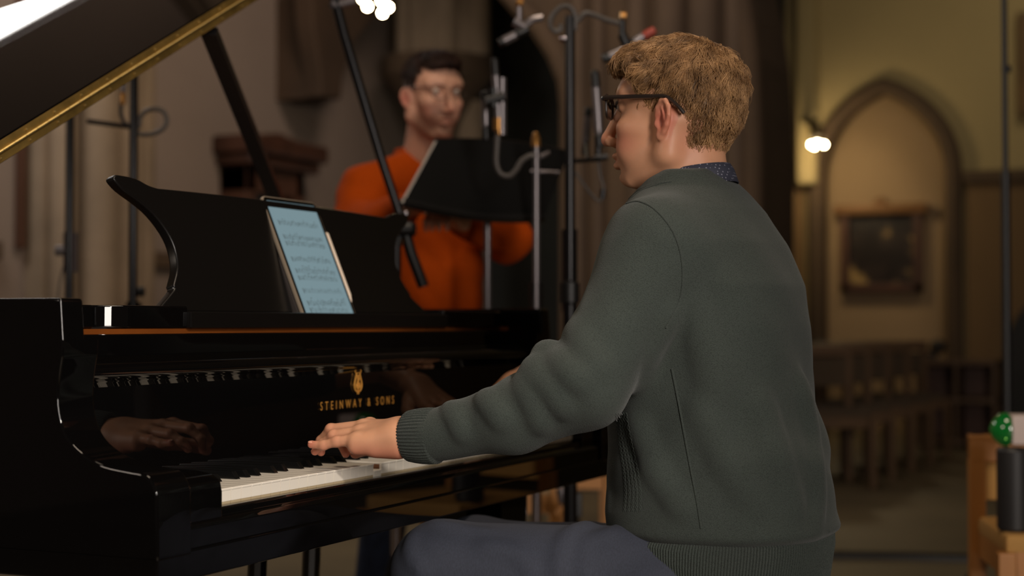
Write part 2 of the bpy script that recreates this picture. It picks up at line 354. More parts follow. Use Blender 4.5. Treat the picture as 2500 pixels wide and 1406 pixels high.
# composite pier on the left wall
f = MB(); XX = [on(px, 600, 'y', WY - .1)[0] for px in (98, 130, 150, 205, 228, 268, 285, 310, 338)]
f.box((XX[0], WY - .12, 0), (XX[-1], WY + .02, 8))
for i, r in ((1, .07), (3, .13), (5, .12), (7, .10)): f.tube([(XX[i], WY - .16, 0), (XX[i], WY - .16, 8)], r, 18)
struct('trim_wall_pier', f, M_STONE)
f = MB(); z = on(380, 632, 'y', WY)[2]; f.box((-6, WY - .05, z - .05), (XX[0] - .2, WY + .01, z + .04), .01); f.box((XX[-1], WY - .05, z - .05), (XX[-1] + 5, WY + .01, z + .04), .01)
struct('trim_dado_rail', f, M_STONE2)
a, b = on(72, 500, 'y', WY - .1)[0], on(86, 500, 'y', WY - .1)[0]
f = MB().box((a, WY - .05, on(80, 606, 'y', WY - .1)[2]), (b, WY, 3.4), .01); o = f.build('pier_shade_strip', M_WOODD, None, True, ((a + b) / 2, WY - .07, 1.4))  # dark strip put in for the shadow along the pier edge
tag(o, 'dark upright strip on the wall, standing in for the shade beside the stone pier at far left', 'shade strip')
# carved wooden cabinet on the left wall
cx = [on(px, 450, 'y', WY - .2)[0] for px in (603, 745, 583, 772)]; zt = on(675, 335, 'y', WY - .2)[2]
t = thing('wall_cabinet', ((cx[0] + cx[1]) / 2, WY - .1, 1.0), 'dark carved wooden cabinet with a deep cornice on the wall behind the piano', 'cabinet')
MB().box((cx[0], WY - .2, 1.0), (cx[0] + .1, WY, zt - .2), .01).box((cx[1] - .1, WY - .2, 1.0), (cx[1], WY, zt - .2), .01).box((cx[0], WY - .2, 1.0), (cx[1], WY, 1.1), .01).box((cx[0], WY - .2, zt - .36), (cx[1], WY, zt - .2), .01).build('frame', M_WOODD, t)
MB().box((cx[2], WY - .3, zt - .13), (cx[3], WY, zt - .02), .02).box((cx[2] + .04, WY - .26, zt - .2), (cx[3] - .04, WY, zt - .13), .02).prism([(cx[2] + .1, zt - .02), (xm2 := (cx[2] + cx[3]) / 2, zt + .03), (cx[3] - .1, zt - .02)], 'y', WY - .2, WY).build('cornice', mat('mahogany', (64, 38, 26), .45, var=.3, vscale=5), t)
MB().box((cx[0] + .1, WY - .12, 1.1), (cx[1] - .1, WY - .1, zt - .36)).build('panel', mat('slate_panel', (44, 48, 52), .4), t)

# ------------------------------------------------------------------ lamps of the church
def cluster(name, base, globes, arm, label, cat='lamp', pw=9., gr=.016):
    t = thing(name, base, label, cat, None)
    f = MB()
    for g in globes: f.tube(spline([np.array(base), np.array(base) * .4 + np.array(g) * .6 + V3(0, 0, .1), np.array(g) + V3(0, 0, .05)], 5), .012, 8)
    for a in arm: f.tube(a, .02, 8)
    f.build('arm', mat('lamp_iron', (34, 26, 18), .5, metal=.5), t)
    for i, g in enumerate(globes):
        MB().ball(g, gr, 16).build('globe', M_GLOBE, t)
    c = np.mean(globes, 0); point(name + '_light', c + V3(-.02, -.02, -.12), pw, (1, .78, .45), .12)
    return t
D1 = 12.95
g = [at(1981, 353, D1), at(1996, 349, D1 + .05), at(2012, 353, D1 - .05), at(1988, 357, D1 + .02)]
b = on(1972, 290, 'x', EX); cluster('wall_sconce', b - V3(.05, 0, 0), g, [[b, b - V3(.2, 0, .04), at(2005, 312, D1)]], 'lit sconce with round globes beside the arched niche', 'sconce', 15.0)
y0_, y1_ = on(1944, 400, 'x', EX - .2)[1], on(1990, 400, 'x', EX - .2)[1]; zb = on(1960, 450, 'x', EX - .2)[2]
f = MB().box((EX - .2, y1_, zb), (EX + .01, y0_, 7), .03); struct('trim_lit_patch_block', f, M_WALL2)  # block added to catch the sconce light as a bright patch
D2 = 7.6
g = [at(886, -3, D2), at(897, 16, D2), at(931, 2, D2), at(948, 18, D2), at(934, 32, D2)]
cluster('bracket_lamp', at(915, -75, D2), g, [[at(915, -75, D2), at(915, -75, D2) + V3(0, 4.2 - at(915, -75, D2)[1], .0)]], 'lit cluster of round globe bulbs above the singer, left of the stone pier', 'lamp', 7.)

# ------------------------------------------------------------------ far end of the church
fr = [on(2052, 508, 'x', EX + .22), on(2253, 712, 'x', EX + .22)]
t = thing('framed_painting', ((EX + .24), (fr[0][1] + fr[1][1]) / 2, fr[1][2]), 'dark old painting in a gilded wooden frame inside the arched niche', 'painting')
ya, yb, z0, z1 = fr[0][1], fr[1][1], fr[1][2], fr[0][2]
f = MB(); e = .075
for lo, hi in (((EX + .18, yb, z0), (EX + .28, ya, z0 + e)), ((EX + .18, yb, z0), (EX + .28, yb + e, z1)), ((EX + .18, ya - e, z0), (EX + .28, ya, z1))): f.box(lo, hi, .01)
f.build('frame', M_WOODD, t)
MB().box((EX + .15, yb - .05, z1 - .07), (EX + .28, ya + .05, z1 + .02), .015).ball((EX + .2, (ya + yb) / 2, z1 + .03), (.03, .06, .05)).build('crest', mat('gilt_wood', (110, 74, 34), .4, metal=.3), t)
m = mat('painting_canvas', (34, 24, 16), .4); nt = m.node_tree
tc = nt.nodes.new('ShaderNodeTexCoord'); n1 = nt.nodes.new('ShaderNodeTexNoise'); n1.inputs['Scale'].default_value = 4.5; n1.inputs['Detail'].default_value = 2
r1 = nt.nodes.new('ShaderNodeValToRGB'); E_ = r1.color_ramp.elements; E_[0].position = .42; E_[0].color = (.012, .006, .003, 1); E_[1].position = .66; E_[1].color = (.34, .22, .08, 1)
E_.new(.54).color = (.03, .018, .012, 1); nt.links.new(tc.outputs['Object'], n1.inputs['Vector']); nt.links.new(n1.outputs[0], r1.inputs[0]); nt.links.new(r1.outputs[0], nt.nodes['Principled BSDF'].inputs['Base Color'])
MB().box((EX + .24, yb + e, z0 + e), (EX + .27, ya - e, z1 - .05)).build('canvas', m, t)
# low dark rail under the painting
a, b = on(1968, 866, 'x', EX - .5), on(2290, 866, 'x', EX - .5)
t = thing('altar_rail', (EX - .5, (a[1] + b[1]) / 2, 0), 'low dark wooden rail below the painting in the niche', 'rail')
MB().box((EX - .53, b[1], a[2] - .03), (EX - .47, a[1], a[2] + .03), .01).build('top_rail', mat('black_oak', (16, 11, 8), .6), t)
for y in np.linspace(a[1] - .05, b[1] + .05, 4): MB().rod((EX - .5, y, 0), (EX - .5, y, a[2]), .03).build('post', mat('black_oak', (16, 11, 8), .6), t)
for px, r in ((2000, .12), (2290, .07)):
    c = on(px, 858, 'x', EX - .5); o = MB().ball(c + V3(0, 0, .04), (.06, r, .06)).build('kneeler_cushion', mat('dark_leather', (26, 18, 12), .6), None, True, tuple(c))
    tag(o, 'dark cushion on the %s end of the low rail under the painting' % ('left' if px < 2100 else 'right'), 'cushion')
# long table / counter top behind the far chairs and open shelf unit
M_OAK = mat('oak', (82, 57, 28), .55, var=.2, vscale=4, stretch=(1, 1, .2)); M_PAD = mat('seat_fabric', (70, 56, 40), .9)
xs = EX - 1.4; p0, p1 = on(2235, 880, 'x', xs), on(2432, 880, 'x', xs)
t = thing('shelf_unit', (xs + .2, (p0[1] + p1[1]) / 2, 0), 'low open oak shelf unit against the end wall, right of the far chairs', 'shelf')
ym = (p0[1] + p1[1]) / 2; zt = p0[2]
f = MB()
for z in (.03, zt * .52, zt - .03): f.box((xs, p1[1], z), (xs + .4, p0[1], z + .035))
for y in (p1[1], ym - .015, p0[1] - .03): f.box((xs + .002, y, .0), (xs + .4, y + .03, zt))
f.build('carcass', M_OAK, t, False); MB().box((xs + .38, p1[1], 0), (xs + .4, p0[1], zt)).build('back_panel', M_WOODD, t, False)
def wooden_chair(label, group, M=M_OAK, P=M_PAD, name='wooden_chair', sz=.45, bt=.82, sw=.44, solid=False):
    t = thing(name, (0, 0, 0), label, 'chair', group); h = sw / 2
    MB().box((-h, -h, sz - .05), (h, h, sz), .012).build('seat', P, t)
    MB().box((-h, -h, sz - .10), (h, -h + .025, sz - .04)).box((-h, h - .025, sz - .10), (h, h, sz - .04)).box((-h, -h, sz - .10), (-h + .025, h, sz - .04)).box((h - .025, -h, sz - .1), (h, h, sz - .04)).build('seat_frame', M, t, False)
    for x in (-1, 1):
        MB().box((x * h - .02, -h - .02, 0), (x * h + .02, -h + .02, sz - .04), .004).build('leg', M, t)
        MB().box((x * h - .02, h - .02, 0), (x * h + .02, h + .02, bt), .004).build('leg', M, t)
    if solid: MB().box((-h, h - .012, sz + .04), (h, h + .012, bt - .02), .006).build('backrest', P, t)
    else: MB().box((-h, h - .01, sz + .12), (h, h + .01, bt - .08), .004).build('backrest', P, t)
    MB().box((-h - .02, h - .022, bt - .07), (h + .02, h + .022, bt), .008).build('top_rail', M, t)
    return t
proto = None
far = [(2030, 11.6), (2085, 10.9), (2140, 10.3), (2195, 9.7), (2010, 10.0), (2060, 9.4)]
row = [(9.6 + .0, .9), (9.6, .38), (9.6, -.14)]
k = 0
for i, (px, d) in enumerate([(2010, 9.0), (2062, 9.5), (2114, 10.0), (2166, 10.5), (2210, 11.0)]):
    p = at(px, 900, d)
    if proto is None: proto = wooden_chair('', None); o = proto
    else: o = copy_tree(proto)
    o.location = (p[0], p[1], 0); o.rotation_euler = (0, 0, math.radians(-60))
    tag(o, ['empty oak chair nearest the pianist in the far row under the niche', 'second empty oak chair of the far row, counted from the pianist', 'middle one of five empty oak chairs in the far row', 'fourth empty oak chair of the far row, counted from the pianist', 'empty oak chair of the far row beside the open shelf unit'][i], 'chair', 'far row of oak chairs')
# dark flat cable cover on the floor
a, b = on(1990, 1362, 'z', 0), on(2420, 1372, 'z', 0)
o = MB().tube([a, (a + b) / 2 + V3(.02, 0, 0), b], .03, 8).build('floor_cable', M_MBLK, None, True, tuple(a)); tag(o, 'thick black cable lying across the floor at lower right', 'cable')
# ------------------------------------------------------------------ chair with bottle at lower right
ch = wooden_chair('pine chair at the right edge carrying a black cylinder', None, M_WOOD, mat('woven_seat', (176, 132, 70), .8, bump=.4, bscale=120), 'wooden_chair', .46, .665, .36, True)
p = on(2492, 1290, 'z', .46); p = p + RT * .085; ch.location = (p[0] + .06, p[1] - .02, 0); ch.rotation_euler = (0, 0, math.radians(-72))
b = on(2474, 1296, 'z', .462); b = V3(b[0] + .02, b[1], .462)
t = thing('black_canister', b, 'black cylinder with a pale cap housing and a glowing green lens on the pine chair', 'lamp')
k3 = np.linalg.norm(b - CAM) / FPX
MB().lathe(b, [(.036, 0), (.04, .006), (.04, .185 * 1.0), (.035, .192)], 28).build('body', mat('black_rubber', (30, 28, 28), .5), t)
hd = b + V3(0, 0, .235)
MB().obox(hd - RT * -.025, RT, FH, (0, 0, 1), (.04, .035, .036), .008).build('cap', mat('pale_plastic', (190, 172, 164), .5), t)
MB().lathe(hd - RT * .016, [(.04, 0), (.04, .006), (.036, .018), (.022, .032), (.006, .04)], 24, -RT).build('lens', mat('green_glass', (12, 96, 36), .1, coat=1, emit=(30, 150, 50), es=.05), t)
MB().ball(hd - RT * .028 + V3(0, 0, .016) - FH * .026, .006).ball(hd - RT * .026 + V3(0, 0, -.016) - FH * .027, .007).ball(hd - RT * .04 + V3(0, 0, .012) - FH * .02, .004).build('led', mat('green_led', (200, 255, 150), .3, emit=(170, 255, 110), es=5), t)
# tall thin stand at the right
d = 4.7; a, b = at(2451, -60, d), at(2447, 1000, d); b2 = V3(a[0], a[1], 0)
t = thing('lighting_stand', (a[0], a[1], 0), 'tall thin black stand in front of the end wall at the right', 'stand')
MB().rod(b2, V3(a[0], a[1], a[2] * .55 + .3), .014).build('lower_tube', M_MBLK, t); MB().rod(V3(a[0], a[1], a[2] * .5), a, .009).build('upper_tube', M_MBLK, t)
MB().rod(at(2447, 170, d), at(2466, 168, d), .012).build('knob', M_MBLK, t); MB().rod(at(2447, 570, d), at(2462, 568, d), .014).build('knob', M_MBLK, t)
for q in range(3):
    u = V3(math.cos(q * 2.09 + .5), math.sin(q * 2.09 + .5), 0); MB().rod(b2 + V3(0, 0, .35), b2 + u * .4 + V3(0, 0, .01), .009).build('leg', M_MBLK, t)
# framed picture cut by the right edge
c0, c1 = on(2482, 30, 'x', EX - .05), on(2482, 285, 'x', EX - .05)
o = MB().box((EX - .08, c0[1] - .7, c1[2]), (EX, c0[1], c0[2]), .02).build('wall_plaque', mat('plaque_wood', (90, 66, 30), .5, var=.3, vscale=3), None, True, (EX - .04, c0[1] - .35, c1[2])); tag(o, 'brown wooden plaque high on the end wall, cut by the right edge', 'plaque')
# ------------------------------------------------------------------ grand piano
PN = thing('grand_piano', (.61, 1.0, 0), 'black polished grand piano with raised lid and gold lettering on the fallboard', 'piano')
XL, XR = -.15, 1.375; YF = -.033
arm_pts = [(.30, .66), (.30, .977), (.116, .977), (.109, .914), (.112, .905), (.118, .875), (.119, .845), (.112, .818), (.098, .798), (.075, .783), (.047, .773), (.012, .768), (-.012, .765), (-.024, .757), (-.032, .742), (-.0335, .725), (-.0335, .668), (-.0335, .66)]
for side in (0, 1):
    a, b = (XL, XL + .068) if side == 0 else (XR - .068, XR)
    xo = XL if side == 0 else XR; curve = [tuple(q) for q in spline([V3(*q) for q in [(.1125, .907)] + arm_pts[5:15]], 4)]
    low = [(.95, .66), (.95, .925), (.112, .925)] + curve + [(-.0335, .668), (-.0335, .66)]
    at_seam = lambda e: all(abs(v.co.z - .925) < 1e-4 for v in e.verts)
    x_a, x_b = (XL, XL + .068) if side == 0 else (XR - .068, XR); x_c, x_d = (XL, XL + .042) if side == 0 else (XR - .042, XR)
    MB().prism(low, 'x', x_a, x_b, .0035, 3, at_seam).prism([(.95, .925), (.95, .977), (.116, .977), (.112, .925)], 'x', x_c, x_d, .0045, 4, at_seam).build('arm', M_BLACK, PN)
# rim: plan outline from bass side round the tail to the treble arm
outl = [(XL, .93), (XL, 1.0), (XL, 1.8), (XL, 2.35)] + [tuple(p) for p in spline([V3(XL, 2.35), V3(XL + .05, 2.52), V3(XL + .22, 2.63), V3(.25, 2.62), V3(.45, 2.45), V3(.58, 2.1), V3(.72, 1.72), V3(.98, 1.42), V3(1.24, 1.22), V3(1.34, 1.08), V3(XR, .94)], 5)] + [(XR, .93)]
def wall(pts, th, z0, z1):
    P = [np.array(p) for p in pts]; n = len(P); I = []
    for i in range(n):
        t = P[min(i + 1, n - 1)] - P[max(i - 1, 0)]; t = t / (np.linalg.norm(t) + 1e-9); I.append(P[i] + V3(t[1], -t[0]) * th)
    vs = []; f = []
    for i in range(n):
        for q, z in ((P[i], z0), (P[i], z1), (I[i], z1), (I[i], z0)): vs.append((q[0], q[1], z))
    for i in range(n - 1):
        for j in range(4): f.append((i * 4 + j, i * 4 + (j + 1) % 4, i * 4 + 4 + (j + 1) % 4, i * 4 + 4 + j))
    f += [(0, 1, 2, 3), ((n - 1) * 4 + 3, (n - 1) * 4 + 2, (n - 1) * 4 + 1, (n - 1) * 4)]
    return vs, f
MB().add(*wall(outl, .06, .64, .977)).build('rim', M_BLACK, PN)
inn = [(XL + .05, .3)] + [(x * .93 + .045, y) for x, y in outl] + [(XR - .05, .3)]
bm = MB(); bm.add([(x, y, .84) for x, y in inn] + [(x, y, .82) for x, y in inn], [list(range(len(inn)))]); bm.build('cast_plate', M_PLATE, PN, False)
sm = MB(); sm.add([(x, y, .655) for x, y in inn], [list(range(len(inn)))]); sm.build('soundboard', M_WOODD, PN, False)
st = MB()
for i in range(70):
    x = -.02 + i * .0185; ye = 2.35 - max(0, x - .1) * 1.25
    if ye > .7: st.rod((x, .45, .86), (x + .02, ye, .86), .0012, n=4)
st.build('strings', M_GREY, PN); dm = MB()
for i in range(58): dm.box((.0 + i * .0185, .52, .865), (.012 + i * .0185, .56, .90))
dm.build('dampers', M_MBLK, PN, False)
MB().box((XL, YF, .63), (XR, .95, .667), .003).build('keybed', M_BLACK, PN)
# key slip with two fine mouldings
ks = [(-.0, .66), (-.0, .7095), (-.012, .7095), (-.017, .707), (-.018, .699), (-.024, .697), (-.0275, .691), (-.0275, .668), (-.0275, .66)]
MB().prism(ks, 'x', XL + .068, XR - .068, .001, 2).build('key_slip', M_BLACK, PN)
for a, b in ((XL + .068, -.0008), (1.2258, XR - .068)):
    MB().prism([(.135, .69), (.135, .758), (.02, .756), (-.006, .752), (-.018, .744), (-.021, .73), (-.021, .69)], 'x', a, b, .003).build('key_block', M_BLACK, PN)
# keys
KW = .02356; KT = .73; M_KBASE = mat('key_front_wood', (178, 160, 128), .6)
wk = MB().box((.0007, -.0008, KT - .006), (KW - .0007, .152, KT), .0012); blk = [.0]
wkf = MB().box((.0007, 0, KT - .026), (KW - .0007, .01, KT - .005), .0005)
def keybody(n, dip):
    f = MB(); f.box((n * KW + .0006, -.0012, KT - .0035 - dip), (n * KW + KW - .0006, .152, KT - dip), .0011)
    f.box((n * KW + .0009, .0002, KT - .0175 - dip), (n * KW + KW - .0009, .004, KT - .003 - dip)); return f
pat = 'A'   # the first white key is an A
names = 'ABCDEFG'
for n in range(52):
    dip = .0105 if n == 18 else 0.
    k = keybody(n, dip).build('white_key', M_WHITE, PN)
    # wooden flank and the bare key stick under the ivory
    s = MB().box((n * KW + .0028, .004, KT - .028 - dip), (n * KW + KW - .0028, .15, KT - .0035 - dip)).box((n * KW + .0010, .0008, KT - .028 - dip), (n * KW + KW - .0010, .005, KT - .0175 - dip)).build('key_stick', [M_KWOOD, M_KBASE], k, False)
    for q in list(s.data.polygons)[6:]: q.material_index = 1
for n in range(51):
    c = names[n % 7]
    if c in 'BE': continue
    off = {'A': .0025, 'C': -.0022, 'D': .0022, 'F': -.0025, 'G': 0}[c]
    x = (n + 1) * KW + off; w_ = .0048; dip = 0
    f = MB(); y0, y1 = .052, .152; z0, z1 = KT - .001, KT + .0115
    vs = [(x - w_ - .0008, y0 - .001, z0), (x + w_ + .0008, y0 - .001, z0), (x + w_, y0 + .0075, z1 - .001), (x - w_, y0 + .0075, z1 - .001), (x - w_ - .0008, y1, z0), (x + w_ + .0008, y1, z0), (x + w_, y1, z1), (x - w_, y1, z1),]
    bm = bmesh.new(); B = [bm.verts.new(v) for v in vs]
    for q in ((0, 1, 2, 3), (5, 4, 7, 6), (0, 4, 5, 1), (3, 2, 6, 7), (1, 5, 6, 2), (0, 3, 7, 4)): bm.faces.new([B[i] for i in q])
    bmesh.ops.recalc_face_normals(bm, faces=bm.faces[:]); bmesh.ops.bevel(bm, geom=bm.edges[:], offset=.0014, segments=2, affect='EDGES', profile=.5)
    f.bm(bm).build('black_key', M_EBONY, PN)
# fallboard with rolled lip, felt strip and the opening above it
YB = .139
fb = [(YB + .012, .72), (YB, .72), (YB, .742)] + [(YB + .001, .80), (YB + .003, .862), (YB - .002, .868)] + [(YB + .004 - .016 * math.cos(t), .882 - .013 * math.sin(t) * -1) for t in np.linspace(-1.1, 1.4, 9)] + [(YB + .03, .901), (.20, .905), (.20, .895), (YB + .02, .88)]
fo = MB().prism(fb, 'x', XL + .07, XR - .07).build('fallboard', M_BLACK, PN, ang=40)
MB().box((XL + .045, .175, .90), (XR - .045, .20, .931), .003).build('nameboard_rail', M_BLACK, PN)
MB().box((XL + .045, .19, .9305), (XR - .045, .21, .9378)).build('wood_strip', M_STRIP, PN, False)
MB().box((XL + .04, .205, .86), (XR - .04, .26, .94)).build('pin_block', M_MBLK, PN, False)
# desk shelf, its two end blocks, and the desk
MB().box((.2, .178, .938), (1.025, .36, .963), .003).build('desk_shelf', M_DESK, PN)
for a, b in ((XL + .046, .204), (1.021, XR - .046)):
    x0_, x1_ = min(a, b), max(a, b)
    r = [(x0_, .36), (x1_, .36), (x1_, .186), (.075, .1865), (.066, .188), (.056, .194), (.046, .203), (.036, .2135), (.03, .224), (.012, .226), (.012, .20), (x0_, .20)] if a < .1 else [(x0_, .36), (x1_, .36), (x1_, .21), (x1_ - .03, .195), (x1_ - .07, .176), (x1_ - .12, .172), (x0_, .186)]
    r = [(p[0], p[1]) for p in r]
    MB().prism(r, 'z', .9382, .9705, .003).build('desk_rail_block', M_BLACK, PN)
# music desk: curved outline, leaning back
dz0, dz1 = .963, 1.150
half = [(.43, .963), (.375, .995), (.372, 1.003), (.352, 1.03), (.347, 1.06), (.356, 1.085), (.378, 1.11), (.405, 1.127), (.437, 1.143), (.452, 1.157), (.447, 1.1635), (.437, 1.165), (.400, 1.163), (.372, 1.155), (.35, 1.152)]
topz = lambda x: 1.152 + .004 * (1 - (x / .35) ** 2)
hs = [tuple(p) for p in spline([V3(*p) for p in half], 3)]
L_ = [(.6125 - x, z) for x, z in hs]; R_ = [(.6125 + x, z) for x, z in hs]
top = [(.6125 + x, topz(x)) for x in np.linspace(-.33, .33, 12)]
outd = L_ + top + R_[::-1]
bm = bmesh.new(); leany = lambda z: .227 + (z - .963) * .31
fv = [bm.verts.new((x, leany(z), z)) for x, z in outd]; fc = bm.faces.new(fv)
r = bmesh.ops.extrude_face_region(bm, geom=[fc])
for v in r['geom']:
    if isinstance(v, bmesh.types.BMVert): v.co += Vector((0, .0165, -.004))
bmesh.ops.recalc_face_normals(bm, faces=bm.faces[:]); bmesh.ops.bevel(bm, geom=[e for e in bm.edges if e.calc_face_angle(0) > .9], offset=.0035, segments=3, affect='EDGES', profile=.5)
MB().bm(bm).build('music_desk', M_DESK, PN)
for x in (.40, .82): MB().rod((x, .25, .965), (x, .34, 1.07), .005).build('desk_strut', M_BRASS, PN)
# lid with folded front flap and brass hinge, propped open
LA = math.atan(.556); YL = .555; HX, HZ = XL - .005, .99
ux, un = V3(math.cos(LA), 0, math.sin(LA)), V3(-math.sin(LA), 0, math.cos(LA)); uy = V3(0, 1, 0); H0 = V3(HX, 0, HZ)
def lidpt(s, y, n): return H0 + ux * s + uy * y + un * n
lo = [(0.0, YL)] + [((x - XL + .02) if x > XL + .01 else 0., y) for x, y in outl] + [(XR - XL + .03, YL)]
lo = [(max(0, s), y) for s, y in lo]
def slab(poly, n0, n1, bev=.003):
    bm = bmesh.new(); vs = [bm.verts.new(lidpt(s, y, n0)) for s, y in poly]; fc = bm.faces.new(vs); r = bmesh.ops.extrude_face_region(bm, geom=[fc])
    for v in r['geom']:
        if isinstance(v, bmesh.types.BMVert): v.co += Vector(un * (n1 - n0))
    bmesh.ops.recalc_face_normals(bm, faces=bm.faces[:])
    if bev: bmesh.ops.bevel(bm, geom=[e for e in bm.edges if e.calc_face_angle(0) > .9], offset=bev, segments=3, affect='EDGES', profile=.5)
    return MB().bm(bm)
slab(lo, 0, .017).build('lid', M_BLACK, PN)
slab([(0.0, YL), (XR - XL + .03, YL), (XR - XL + .03, YL + .43), (0, YL + .43)], .0185, .0355).build('lid_flap', M_BLACK, PN)
hb = MB(); sw = XR - XL + .02
hb.obox(lidpt(sw / 2, YL - .0012, .0093), ux, uy, un, (sw / 2, .0011, .0068)).obox(lidpt(sw / 2, YL - .0012, .0264), ux, uy, un, (sw / 2, .0011, .0068))
hg = hb.build('lid_hinge', M_BRASS, PN, False)
kn = MB(); q = 0.
while q < sw - .03:
    kn.rod(lidpt(q + .0006, YL - .0035, .0178), lidpt(q + .0285, YL - .0035, .0178), .0032, n=10); q += .029
kn.build('knuckle', mat('bright_brass', (206, 182, 120), .42, metal=1), hg)
scr = MB(); q = .05
while q < sw:
    for n_ in (.0088, .0268): scr.ball(lidpt(q, YL - .0028, n_), .0024, 8)
    q += .075
scr.build('screws', mat('bright_brass', (206, 182, 120), .25), hg)
# lid prop
top = on(510, 75, 'y', .60); bot = on(668, 470, 'y', .76); dr = (bot - top) / np.linalg.norm(bot - top)
bot = bot + dr * .5 * (bot[2] - .96) / -dr[2] * 1.0 * .35; axp = np.cross(dr, V3(0, 0, 1)); axp /= np.linalg.norm(axp)
bot2 = top + dr * ((top[2] - .97) / -dr[2]); MB().obox((top + bot2) / 2, dr, axp, np.cross(dr, axp), (np.linalg.norm(bot2 - top) / 2, .0165, .010), .003).build('lid_prop', M_SATIN, PN)
# legs, lyre and pedals
for x, y in ((.02, .18), (1.2, .18), (.25, 2.2)):
    lg = MB(); lg.lathe((x, y, 0), [(.035, .09), (.045, .1), (.045, .16), (.06, .2), (.075, .42), (.085, .52), (.09, .56), (.09, .6), (.1, .61), (.1, .64)], 8); o = lg.build('leg', M_BLACK, PN, True, ang=25)
    MB().lathe((x - .015, y, .045), [(.02, -.012), (.045, -.012), (.045, .012), (.02, .012)], 18, (1, 0, 0)).build('caster', M_BRASS, o)
ly = MB()
for x in (.53, .70): ly.tube([(x, .28, .64), (x + (.0), .29, .4), (x, .31, .17)], .016, 10)
ly.build('lyre_post', M_BLACK, PN); MB().box((.49, .22, .12), (.74, .36, .18), .006).build('lyre_box', M_BLACK, PN)
for x in (.55, .615, .68): MB().box((x - .014, .10, .128), (x + .014, .24, .136), .003).build('pedal', M_BRASS, PN)
for x in (.56, .67): MB().rod((x, .33, .18), (x - .03, .62, .63), .006).build('lyre_brace', M_BRASS, PN)
MB().box((.1, .16, .585), (1.1, .24, .63), .004).build('under_beam', M_WOODD, PN, False)
# lettering and lyre emblem inlaid in the fallboard
def text_mesh(name, s, size, sx, m, parent, origin, gap=1.0):
    cu = bpy.data.curves.new(name + '_src', 'FONT'); cu.body = s; cu.size = size; cu.extrude = .0002; cu.space_character = gap; cu.align_x = 'CENTER'
    ob = bpy.data.objects.new(name + '_src', cu); COL.objects.link(ob); dg = bpy.context.evaluated_depsgraph_get(); me = bpy.data.meshes.new_from_object(ob.evaluated_get(dg))
    vs = [tuple(V3(origin[0] + v.co.x * sx, origin[1] - v.co.z, origin[2] + v.co.y)) for v in me.vertices]; fs = [list(p.vertices) for p in me.polygons]
    bpy.data.objects.remove(ob); bpy.data.curves.remove(cu)
    xs_ = np.sort([p_[0] for p_ in vs]); gp = np.diff(xs_); cut = sorted(xs_[i] + gp[i] / 2 for i in np.argsort(gp)[-(len(s.split()) - 1):])   # one mesh per word
    for wi in range(len(cut) + 1):
        lo_, hi_ = ([-9] + cut)[wi], (cut + [9])[wi]; ids = [i for i, p_ in enumerate(vs) if lo_ < p_[0] < hi_]; mp_ = {i: j for j, i in enumerate(ids)}
        mesh(name, [vs[i] for i in ids], [[mp_[i] for i in f_] for f_ in fs if f_[0] in mp_], m, parent, False)
text_mesh('lettering', 'STEINWAY & SONS', .0198, .80, M_GOLD, PN, (.6145, YB - .0006, .8045), 1.98)
em = MB(); c = V3(.6125, YB - .0005, .829)
E2 = lambda x, z: c + V3(x, 0, z)
for s in (-1, 1):
    em.tube(spline([E2(s * .003, .001), E2(s * .0095, .005), E2(s * .012, .013), E2(s * .010, .020), E2(s * .0065, .028), E2(s * .0055, .033)], 5), .0016, 6)
    em.tube(spline([E2(s * .0055, .033), E2(s * .009, .034), E2(s * .0095, .037), E2(s * .007, .038)], 4), .0008, 6)
    em.tube(spline([E2(s * .0005, .006), E2(s * .004, .008), E2(s * .0055, .012), E2(s * .0035, .015), E2(s * .001, .014)], 4), .0016, 6)
em.tube([E2(-.0055, .033), E2(.0055, .033)], .0009, 6).tube([E2(0, .004), E2(0, .030)], .0008, 6).tube([E2(-.0018, .01), E2(-.0022, .029)], .0006, 5).tube([E2(.0018, .01), E2(.0022, .029)], .0006, 5)
em.tube(spline([E2(0, .026), E2(.003, .023), E2(0, .019), E2(-.003, .016), E2(0, .013)], 4), .0015, 6)
em.ball(E2(0, .039), (.0012, .0006, .0016), 8).add(*[[E2(-.004, -.003), E2(.004, -.003), E2(.0018, .003), E2(-.0018, .003)], [(0, 1, 2, 3)]]).add(*[[E2(-.002, .003), E2(.002, .003), E2(.003, .006), E2(-.003, .006)], [(0, 1, 2, 3)]])
em.build('lyre_emblem', M_GOLD, PN)
